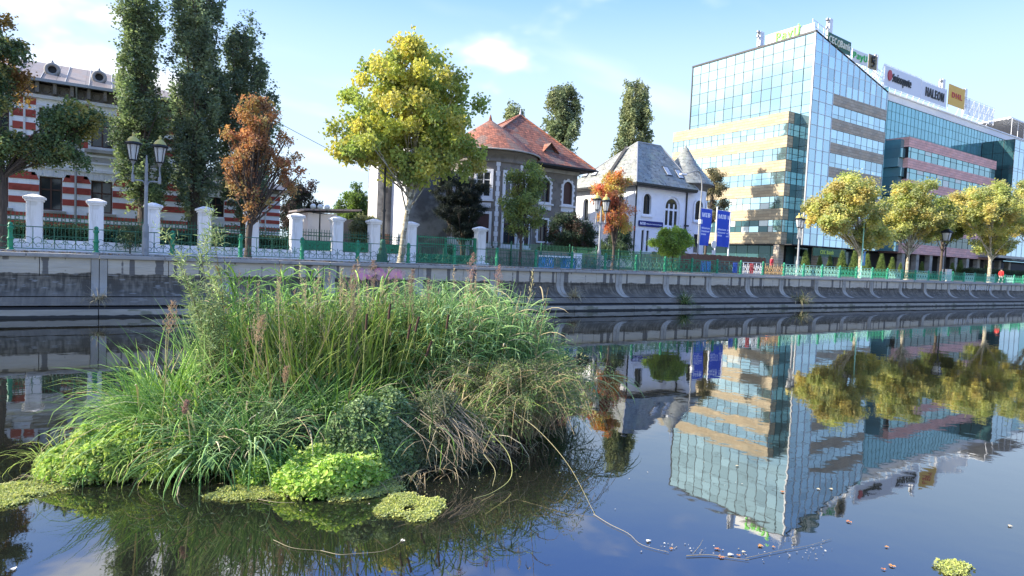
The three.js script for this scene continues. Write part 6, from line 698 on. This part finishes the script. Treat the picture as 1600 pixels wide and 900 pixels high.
  // low plants along the front edge
  const mound = (name, label, cat, n, place, geo, cols, mat = LMbright, kind) => { const o = kind ? new THREE.Group() : thing(name, label, cat); if (kind) { o.name = numbered(name); tag(o, label, cat); o.userData.kind = 'stuff'; scene.add(o); } const L = []; for (let i = 0; i < n; i++) { const [x, y, z] = place(); L.push({ p: V(x, y, z), q: turnQ(R, 0.7), s: 0.7 + 0.6 * R(), c: pick(R, cols) }); } instances(o, 'leaves', geo, mat, L); return o; };
  const cress = spray(9, 0.05, 0.055, 0.034, 71, 0.7), roundL = spray(9, 0.055, 0.05, 0.044, 72, 0.5), clover = spray(12, 0.055, 0.045, 0.042, 73, 0.8), fine = spray(8, 0.07, 0.05, 0.012, 74, 0.3), duck = spray(10, 0.05, 0.022, 0.018, 75, 1, 0.12);
  const dome = (cx, cz, rx, rz, h, y0 = 0.03, am = 1) => () => { const a = R() * 6.283, d = Math.sqrt(R()), x = cx + Math.cos(a) * d * rx, z = cz + Math.sin(a) * d * rz, t = h * Math.pow(Math.max(0, 1 - d * d), 0.6) * (1 + am * (-0.65 + 1.05 * vnoise(x * 5 + 50, z * 5 + 90, 512, 512, 9))); return [x, y0 + t * (R() < 0.75 ? 1 - 0.2 * R() : R()), z]; };
  mound('watercress_mat', 'bright yellow green leafy mat spilling over the left waterline of the island', 'water plants', 2400, dome(0.3, -9.0, 0.95, 0.62, 0.46), cress, [[0.40, 0.58, 0.08], [0.48, 0.62, 0.1], [0.3, 0.48, 0.07], [0.52, 0.6, 0.14]], LMbright, 1);
  mound('watercress_mat', 'yellow green creeping leaves between the drooping sedges', 'water plants', 700, dome(0.85, -8.5, 0.55, 0.35, 0.38), cress, [[0.40, 0.58, 0.08], [0.48, 0.62, 0.1], [0.3, 0.48, 0.07]], LMbright, 1);
  mound('clover_mound', 'brilliant yellow green mound of round leaves in the middle front', 'plant', 1250, dome(2.35, -7.3, 0.68, 0.45, 0.36), clover, [[0.48, 0.68, 0.08], [0.56, 0.72, 0.11], [0.34, 0.57, 0.06], [0.6, 0.72, 0.16]]);
  mound('clover_mound', 'smaller bright green leafy patch left of the brilliant mound', 'plant', 420, dome(1.75, -7.8, 0.4, 0.25, 0.3), clover, [[0.34, 0.56, 0.06], [0.42, 0.6, 0.08], [0.22, 0.42, 0.05]]);
  mound('mint_bush', 'dark bush of small round leaves in the centre front of the island', 'shrub', 3600, dome(2.95, -7.75, 0.78, 0.6, 0.92, 0.03, 0.45), roundL, [[0.19, 0.3, 0.09], [0.26, 0.38, 0.13], [0.36, 0.46, 0.2], [0.12, 0.21, 0.06]], LM);
  mound('mint_bush', 'dark wispy leafy bush between the round leaved bush and the twigs', 'shrub', 1900, dome(3.85, -7.5, 0.6, 0.5, 0.85, 0.03, 0.5), fine, [[0.12, 0.17, 0.07], [0.18, 0.21, 0.09], [0.08, 0.12, 0.05], [0.26, 0.26, 0.12]], LM);
  mound('mint_bush', 'grey green weedy bush under the willow shrub', 'shrub', 900, dome(1.9, -8.2, 0.45, 0.35, 0.8), fine, [[0.17, 0.25, 0.1], [0.25, 0.33, 0.14], [0.11, 0.17, 0.07]], LM);
  // dead blades lying along the waterline, too many to count
  { const o = new THREE.Group(); o.name = 'dead_litter'; tag(o, 'dead straw blades lying along the front waterline of the island', 'litter'); o.userData.kind = 'stuff'; scene.add(o); const L = []; for (let i = 0; i < 900; i++) { const k = Math.floor(R() * 10), t = R(), a = outline[k + 1], b = outline[k + 2], x = lerp(a[0], b[0], t), z = lerp(a[1], b[1], t), f = 0.02 + 0.14 * R(); L.push({ p: V(x + (3 - x) * f, 0.02 + 0.1 * R(), z + (-9.5 - z) * f), q: Q(R() * 6.283, 0.9 + 0.7 * R()), s: V(0.5 + 0.5 * R(), 0.2 + 0.4 * R(), 0.2 + 0.4 * R()), c: pick(R, [[0.3, 0.22, 0.11], [0.2, 0.15, 0.07], [0.4, 0.32, 0.17], [0.16, 0.18, 0.06]]) }); } instances(o, 'blades', B[2], bladeMat, L); }
  // broad leaves low at the left front
  { const o = thing('broad_leaf_plant', 'plant with a few broad green leaves under the drooping left sedge', 'plant', [1.1, 0.05, -8.05]); for (const [x, y, z, s, a, t] of [[-0.1, 0.3, 0.1, 0.3, 0.2, 0.9], [0.12, 0.2, 0.15, 0.26, 0.9, 1.0], [0.3, 0.34, -0.05, 0.3, 1.7, 0.8], [-0.3, 0.36, -0.05, 0.24, -0.9, 0.8], [0.45, 0.24, 0.02, 0.22, 2.2, 1.1], [0.02, 0.46, -0.1, 0.26, -0.2, 0.7]]) { const P = []; leafQuad(P, V(0, 0, 0), V(0, 0.3, 1).normalize(), V(0, 1, -0.3).normalize(), s, s * 0.7); const g = new THREE.BufferGeometry(); g.setAttribute('position', new THREE.Float32BufferAttribute(P, 3)); g.computeVertexNormals(); g.setAttribute('uv', new THREE.Float32BufferAttribute(new Float32Array(P.length / 3 * 2), 2)); g.userData.uvDone = true; g.rotateX(t * 0.6).rotateY(a).translate(x, y, z); part(o, 'leaf', [g, tube([[x * 0.3, 0, z * 0.3], [x * 0.7, y * 0.7, z * 0.7], [x, y, z]], 0.008, 0.006, 5, 4)], new THREE.MeshPhysicalMaterial({ color: lin(0.09, 0.2, 0.05), roughness: 0.9, transmission: 0.25, thickness: 0, side: THREE.DoubleSide })); } }
  // tangled brown twigs on the right
  { const o = thing('twig_bush', 'tangled bush of arching straw brown twigs at the right end of the island', 'shrub', [5.3, 0.05, -7.9]); const groups = [[], [], []], L = [];
    for (let i = 0; i < 260; i++) { const a = R() * 6.283, rr = 0.5 + 1.3 * R(), h = 0.5 + 0.7 * R(), e = 0.02 + 0.5 * R(), bx = gauss(R) * 0.5, bz = gauss(R) * 0.3, ex = bx + Math.cos(a) * rr * 1.05, ez = bz + Math.sin(a) * rr * 0.6; const p = [[bx, 0.05, bz], [bx + (ex - bx) * 0.25, h * 0.85, bz + (ez - bz) * 0.25], [bx + (ex - bx) * 0.65 + gauss(R) * 0.08, h, bz + (ez - bz) * 0.65], [ex, e, ez]]; groups[i % 3].push(tube(p, 0.007, 0.0025, 9, 4)); if (R() < 0.7) { const q = [(p[1][0] + p[2][0]) / 2, h * 0.95, (p[1][2] + p[2][2]) / 2]; groups[(i + 1) % 3].push(tube([q, [q[0] + gauss(R) * 0.2, q[1] + 0.1 * R(), q[2] + gauss(R) * 0.2], [q[0] + gauss(R) * 0.5, q[1] - 0.3 * R(), q[2] + 0.3 * R()]], 0.004, 0.0015, 5, 4)); }
      const cv = new THREE.CatmullRomCurve3(p.map((q) => V(...q))); for (let k = 0; k < 14; k++) { const c = cv.getPoint(0.2 + 0.75 * R()); L.push({ p: c.add(V(gauss(R), gauss(R), gauss(R)).multiplyScalar(0.07)), q: turnQ(R, 1), s: 0.6 + 0.6 * R(), c: pick(R, [[0.2, 0.3, 0.07], [0.27, 0.36, 0.09], [0.13, 0.22, 0.05], [0.34, 0.34, 0.14]]) }); } }
    groups.forEach((g, i) => stuffed(part(o, 'twigs', g, std([[0.36, 0.27, 0.13], [0.27, 0.22, 0.1], [0.45, 0.37, 0.2]][i], 0.9)))); instances(o, 'leaves', fine, LM, L); }
  { const o = thing('dead_twigs', 'bunch of pale dead twigs hanging to the water in the middle right front', 'twigs', [3.85, 0.1, -7.0]); const g = []; for (let i = 0; i < 40; i++) { const x = gauss(R) * 0.35, ex = x + gauss(R) * 0.4 + 0.12; g.push(tube([[x - 0.2, 0.45 + 0.3 * R(), -0.35], [x + gauss(R) * 0.08, 0.36 + 0.14 * R(), -0.05], [ex, 0.02 + 0.22 * R(), 0.1 + 0.25 * R()]], 0.0045, 0.0015, 7, 4)); } part(o, 'twigs', g, std([0.42, 0.33, 0.22], 0.9)); }
  const stem = (label, pts, r, c = [0.4, 0.36, 0.16], name = 'bent_stem') => solo(name, label, 'plant stem', [tube(pts, r, r * 0.4, 20, 5)], std(c, 0.8));
  stem('long pale bent stem reaching from the twigs down to the right water', [[4.9, 0.6, -7.2], [4.9, 0.5, -6.7], [4.78, 0.3, -5.9], [4.56, 0.01, -5.12]], 0.0045, [0.34, 0.3, 0.15]);
  stem('curved yellowish stem dipping into dark water below the twigs', [[4.2, 0.55, -6.85], [4.35, 0.3, -6.6], [4.25, 0.1, -6.35], [3.9, 0.01, -6.2], [3.6, 0.0, -6.15]], 0.0065, [0.36, 0.36, 0.12]);
  stem('thin curved stem with side shoots above the dark water', [[4.05, 0.3, -6.7], [4.1, 0.15, -6.5], [3.95, 0.04, -6.3]], 0.006, [0.33, 0.3, 0.14]);
  // plumes and cattail heads
  const plume = (label, x, y, z, h, c, lean) => { const o = thing('reed_plume', label, 'reed'); part(o, 'stalk', [tube([[x - lean * 0.6, 0.1, z], [x - lean * 0.2, y * 0.6, z], [x, y - h * 0.4, z]], 0.006, 0.004, 10, 5)], std([0.3, 0.27, 0.1], 0.9)); const P = []; for (let i = 0; i < 190; i++) { const t = R(), w = 0.11 * Math.sin(Math.PI * Math.min(1, t * 0.9 + 0.1)) * (h / 0.4); const d = V(gauss(R) + lean, 0.9, gauss(R)).normalize(); leafQuad(P, V(x + lean * t * h * 0.6 + gauss(R) * w * 0.6, y - h * 0.5 + t * h, z + gauss(R) * w * 0.6), d, V(R() - 0.5, 0.2, R() - 0.5).normalize(), 0.055, 0.008); } const g = new THREE.BufferGeometry(); g.setAttribute('position', new THREE.Float32BufferAttribute(P, 3)); g.setAttribute('uv', new THREE.Float32BufferAttribute(new Float32Array(P.length / 3 * 2), 2)); g.computeVertexNormals(); g.userData.uvDone = true; part(o, 'plume', g, new THREE.MeshPhysicalMaterial({ color: lin(...c), roughness: 1, transmission: 0.3, thickness: 0, side: THREE.DoubleSide })); };
  const tan = [0.42, 0.29, 0.17], br = [0.3, 0.2, 0.14], ros = [0.38, 0.22, 0.17];
  plume('tan fluffy reed plume at the left, nearest the dark wall', 0.66, 1.9, -8.5, 0.38, tan, 0.15); plume('tan fluffy reed plume beside the willow shrub', 1.66, 1.74, -8.5, 0.32, tan, 0.3); plume('small tan reed plume low in the left middle', 1.95, 1.17, -8.2, 0.2, tan, 0.1); plume('pinkish reed plume low at the left front', 0.8, 0.86, -8.2, 0.14, ros, 0.4);
  plume('brown reed plume below the pink spray paint, left one', 3.0, 2.4, -8.8, 0.36, br, 0.1); plume('brown reed plume below the pink spray paint, right one', 3.35, 2.46, -8.9, 0.4, br, -0.05); plume('rusty reed plume at the middle top of the reeds', 3.9, 2.36, -8.8, 0.36, br, 0.12); plume('thin rusty plume standing above the right reeds', 5.05, 2.62, -9.0, 0.42, ros, 0.12); plume('slim brown plume above the right end of the reeds', 5.7, 2.45, -9.2, 0.4, ros, 0.05); plume('faded tan plume at the right edge of the reeds', 6.3, 1.55, -8.9, 0.3, tan, 0.4); plume('brown feathery plume over the water at the far right', 7.15, 0.85, -8.9, 0.34, br, 0.5);
  for (const [l, x, y, ln] of [['leftmost brown cattail head', 3.04, 1.83, 0.02], ['tall brown cattail head above the centre', 3.37, 1.97, 0.05], ['thick dark cattail head, largest of the middle group', 3.68, 1.68, 0.1], ['dark cattail head right of the largest one', 3.8, 1.78, 0.12], ['low leaning cattail head in the centre', 4.0, 1.42, 0.2], ['slim cattail head at the right of the group', 4.29, 1.81, 0.06]]) { const o = thing('cattail', l, 'cattail', [0, 0, -8.3]); part(o, 'stalk', [tube([[x - ln * 3, 0.1, 0], [x - ln, y - 0.4, 0], [x + ln * 0.7, y + 0.2, 0]], 0.007, 0.004, 8, 5)], std([0.25, 0.28, 0.08], 0.8)); part(o, 'head', [tube([[x - ln * 0.25, y - 0.11, 0], [x - ln * 0.15, y - 0.1, 0], [x, y, 0], [x + ln * 0.22, y + 0.1, 0], [x + ln * 0.25, y + 0.11, 0]], 0.019, 0.017, 10, 8)], std([0.06, 0.03, 0.018], 0.95)); }
  { const o = thing('loosestrife', 'single pink purple flower spike in front of the right reeds', 'flower', [4.3, 0, -8.0]); part(o, 'stem', [tube([[0, 0.1, 0], [0.02, 0.5, 0], [0, 0.8, 0]], 0.006, 0.004, 6, 5)], std([0.12, 0.2, 0.05], 0.8)); const P = []; for (let i = 0; i < 60; i++) { const a = R() * 6.3; leafQuad(P, V(0, 0.72 + 0.16 * R(), 0), V(Math.cos(a), 0.3, Math.sin(a)).normalize(), V(0, 1, 0.1), 0.028, 0.018); } const g = new THREE.BufferGeometry(); g.setAttribute('position', new THREE.Float32BufferAttribute(P, 3)); g.setAttribute('uv', new THREE.Float32BufferAttribute(new Float32Array(P.length / 3 * 2), 2)); g.computeVertexNormals(); g.userData.uvDone = true; part(o, 'petals', g, new THREE.MeshStandardMaterial({ color: lin(0.5, 0.1, 0.35), roughness: 0.8, side: THREE.DoubleSide })); }
  // leaning reed on the right with its long leaves
  { const o = thing('leaning_reed', 'reed bent out over the water on the right with long drooping leaves', 'reed'); part(o, 'stalk', [tube([[6.2, 0.3, -8.6], [6.7, 0.75, -8.2], [7.2, 0.85, -8.0], [7.55, 0.72, -7.9]], 0.012, 0.006, 14, 5)], std([0.45, 0.42, 0.22], 0.8)); const bm = new THREE.MeshPhysicalMaterial({ color: lin(0.2, 0.3, 0.11), roughness: 0.95, transmission: 0.3, thickness: 0, side: THREE.DoubleSide }); for (const [x, y, z, az, ln, l] of [[6.7, 0.74, -8.2, 1.2, 1.2, 0.75], [6.9, 0.8, -8.1, 0.3, 1.3, 0.75], [7.05, 0.84, -8.05, 0.9, 1.2, 0.8], [7.2, 0.85, -8.0, 0.2, 1.5, 0.8], [7.3, 0.82, -7.95, 1.4, 1.3, 0.7], [7.4, 0.8, -7.95, 0.6, 1.5, 0.65], [6.85, 0.8, -8.1, -0.3, 1.4, 0.7], [7.5, 0.75, -7.9, 1.0, 1.6, 0.5]]) { const g = blade(1.3, 0.05, 3); g.scale(l, l, l).applyQuaternion(Q(az, ln)).translate(x, y, z); part(o, 'leaf', g, bm); } }
  // duckweed
  const weed = (label, cx, cz, rx, rz, n, hole) => { const o = new THREE.Group(); o.name = numbered('duckweed_mat'); tag(o, label, 'duckweed'); o.userData.kind = 'stuff'; scene.add(o); const L = []; let guard = 0; while (L.length < n && guard++ < n * 6) { const a = R() * 6.283, d = Math.pow(R(), 0.5), x = Math.cos(a) * d, z = Math.sin(a) * d, nz = vnoise(x * 3 + 9, z * 3 + cx * 7 + 9, 512, 512, 31); if (d > 0.3 + 0.95 * nz) continue; if (hole && Math.hypot((x - hole[0]) / hole[2], (z - hole[1]) / hole[3]) < 0.8 + 0.4 * nz) continue; L.push({ p: V(cx + x * rx, 0.006 + 0.014 * R() * nz, cz + z * rz), q: turnQ(R, 0.25), s: 0.7 + 0.7 * R(), c: pick(R, [[0.46, 0.5, 0.1], [0.54, 0.55, 0.14], [0.36, 0.42, 0.08], [0.4, 0.45, 0.16]]) }); } instances(o, 'fronds', duck, LM, L); };
  weed('ring shaped patch of pale duckweed in front of the dead twigs', 2.85, -6.25, 0.4, 0.36, 1500, [-0.05, 0.15, 0.36, 0.28]); weed('strip of duckweed along the front below the bright mound', 1.75, -7.5, 0.75, 0.32, 2200); weed('duckweed edge under the middle front', 2.6, -6.9, 0.5, 0.18, 1100); weed('pale duckweed patch cut off by the left edge', -1.05, -8.5, 0.5, 0.42, 2100); weed('small duckweed patch in the bottom right corner', 6.88, -2.57, 0.2, 0.08, 260); weed('thin duckweed film between the left mats', -0.4, -8.7, 0.5, 0.35, 700);
  for (const [x, z, l] of [[-0.55, -9.3, 'loose grass blades at the far left tip over the water'], [-0.35, -8.9, 'bent grass blades beside the left duckweed']]) tussock(l, x, z, 34, 0.6, 0.8, limeG, B, 1.2, 0.15, 0, 'grass_tuft', 'grass');
  // drifting stems and leaves
  const drift = (label, pts, r = 0.007) => stem(label, pts, r * 0.75, [0.27, 0.23, 0.14], 'drifting_stem');
  drift('long drifting reed stem running right from the island tip', [[4.56, 0.01, -5.15], [4.54, 0.012, -4.85], [4.56, 0.012, -4.6], [4.5, 0.012, -4.35], [4.62, 0.012, -4.1]], 0.005); drift('drifting stem in the middle of the leaf raft', [[4.72, 0.012, -3.97], [4.95, 0.014, -3.86], [5.13, 0.012, -3.68], [5.2, 0.014, -3.62]], 0.006); drift('thin drifting stem at the right of the leaf raft', [[5.2, 0.012, -3.66], [5.6, 0.014, -3.6], [6.05, 0.012, -3.52], [6.4, 0.012, -3.5]], 0.004); drift('short twig poking up from the leaf raft', [[4.81, 0.01, -3.97], [4.93, 0.04, -4.0], [5.05, 0.07, -4.05]], 0.004);
  drift('knotted pale stem drifting in the dark reflection', [[1.71, 0.012, -5.68], [1.84, 0.02, -5.5], [1.95, 0.012, -5.48], [2.2, 0.014, -5.4], [2.35, 0.012, -5.45], [2.5, 0.014, -5.56]], 0.0045); drift('pale stick lying in the dark water left of the knot', [[1.44, 0.012, -7.2], [1.62, 0.02, -6.98], [1.78, 0.016, -6.9]], 0.006); drift('thin stick trailing left of the knotted stem', [[1.38, 0.012, -6.1], [1.5, 0.012, -5.85], [1.71, 0.012, -5.68]], 0.004);
  const lp = (() => { const P = []; for (let i = 0; i < 5; i++) { const a = -1.3 + 0.65 * i; leafQuad(P, V(0, 0, 0), V(Math.cos(a), 0.05, Math.sin(a)).normalize(), V(0, 1, 0), i === 2 ? 0.09 : 0.07, 0.045); } const g = new THREE.BufferGeometry(); g.setAttribute('position', new THREE.Float32BufferAttribute(P, 3)); g.setAttribute('uv', new THREE.Float32BufferAttribute(new Float32Array(P.length / 3 * 2), 2)); g.computeVertexNormals(); g.userData.uvDone = true; return g; })();
  const lm = [std([0.5, 0.25, 0.08], 0.8, { side: THREE.DoubleSide }), std([0.6, 0.5, 0.32], 0.8, { side: THREE.DoubleSide }), std([0.42, 0.17, 0.07], 0.8, { side: THREE.DoubleSide }), std([0.7, 0.66, 0.55], 0.8, { side: THREE.DoubleSide })];
  const spots = [[4.71, -4.16, 0, 'orange leaf left of the drifting stems'], [5.57, -3.78, 0, 'larger orange leaf above the leaf raft'], [5.68, -3.68, 0, 'orange leaf right beside the larger one'], [5.13, -3.77, 3, 'white leaf, biggest of the leaf raft'], [5.2, -3.74, 0, 'small orange leaf touching the white leaf'], [5.02, -3.8, 2, 'reddish leaf left of the white leaf'], [5.3, -3.75, 1, 'curled pale leaf of the raft'], [5.11, -3.92, 2, 'red brown leaf just above the raft'], [7.04, -3.66, 2, 'red leaf floating alone under the tower reflection'], [7.87, -4.34, 1, 'cream leaf under the tower roof reflection'], [7.71, -4.42, 1, 'second cream leaf under the tower roof reflection'], [8.63, -2.72, 1, 'yellowish leaf floating at the far right'], [7.18, -4.57, 2, 'brownish leaf in the right open water'], [6.75, -3.13, 0, 'small orange leaf at the lower right'], [6.37, -2.88, 0, 'orange leaf near the bottom right edge'], [6.22, -2.89, 2, 'reddish leaf near the bottom right edge'], [1.48, -7.64, 2, 'red leaf floating in the dark reflection'], [2.47, -5.53, 3, 'white speck of leaf in the dark water'], [-0.6, -6.54, 3, 'white leaf in the reflected clouds at lower left'], [4.63, -4.37, 3, 'thin white leaf left of the orange one'], [7.5, -5.5, 1, 'pale leaf on the reflected glass']];
  for (const [x, z, k, l] of spots) { const o = solo('floating_leaf', l, 'leaf', lp.clone(), lm[k], [x, 0.012, z], x * 37); o.scale.setScalar(0.3 + 0.28 * R()); }
  const specks = []; for (let i = 0; i < 150; i++) { const t = R(), b = R() < 0.6; specks.push({ p: b ? V(4.55 + 1.7 * t + gauss(R) * 0.1, 0.01, -4.35 + 0.9 * Math.min(1, 1.6 * t) + gauss(R) * 0.12) : V(0.5 + 9 * t, 0.01, -5 - 12 * R() * R()), q: turnQ(R, 0.2), s: 0.05 + 0.14 * R(), c: pick(R, [[0.5, 0.45, 0.36], [0.6, 0.58, 0.5], [0.3, 0.25, 0.15]]) }); } for (let i = 0; i < 420; i++) { const k = Math.floor(R() * 10), t = R(), a = outline[k + 1], b = outline[k + 2], x = lerp(a[0], b[0], t), z = lerp(a[1], b[1], t), f = -0.02 - 0.3 * R() * R(); specks.push({ p: V(x + (3 - x) * f, 0.008, z + (-9.5 - z) * f), q: turnQ(R, 0.15), s: 0.06 + 0.22 * R() * R(), c: pick(R, [[0.3, 0.26, 0.12], [0.22, 0.2, 0.08], [0.4, 0.36, 0.2], [0.3, 0.36, 0.1]]) }); }
  tag(instances(scene, 'floating_debris', lp, std(0xffffff, 0.9, { side: THREE.DoubleSide }), specks), 'small pale flecks and leaf bits scattered over the water', 'debris');
  // weeds on the far wall
  tussock('round green weed tuft growing at the far ledge', 30.9, -27.3, 160, 1.1, 0.7, [[0.08, 0.15, 0.03], [0.12, 0.2, 0.04]], B, 2.2, 0.12, 0, 'wall_weed', 'weed').position.y = 0.35;
  tussock('straggling weed hanging over the ledge right of the round tuft', 43.6, -27.5, 170, 1.3, 1.0, [[0.13, 0.17, 0.05], [0.2, 0.19, 0.09]], B, 2.0, 0.4, 0, 'wall_weed', 'weed').position.y = 0.45; tussock('dry weed in the rib of the wall near the reeds', 22.3, -27.8, 110, 0.9, 1.0, straw, B, 2.0, 0.2, 0, 'wall_weed', 'weed').position.y = 0.75; tussock('small dry weed at the pilaster on the left wall', -0.15, -27.6, 80, 0.7, 1.2, straw, B, 2.0, 0.12, 0, 'wall_weed', 'weed').position.y = 0.6;
}
scene.traverse((o) => { if (o.isMesh) { o.castShadow = true; o.receiveShadow = true; } });
renderer.render(scene, camera);
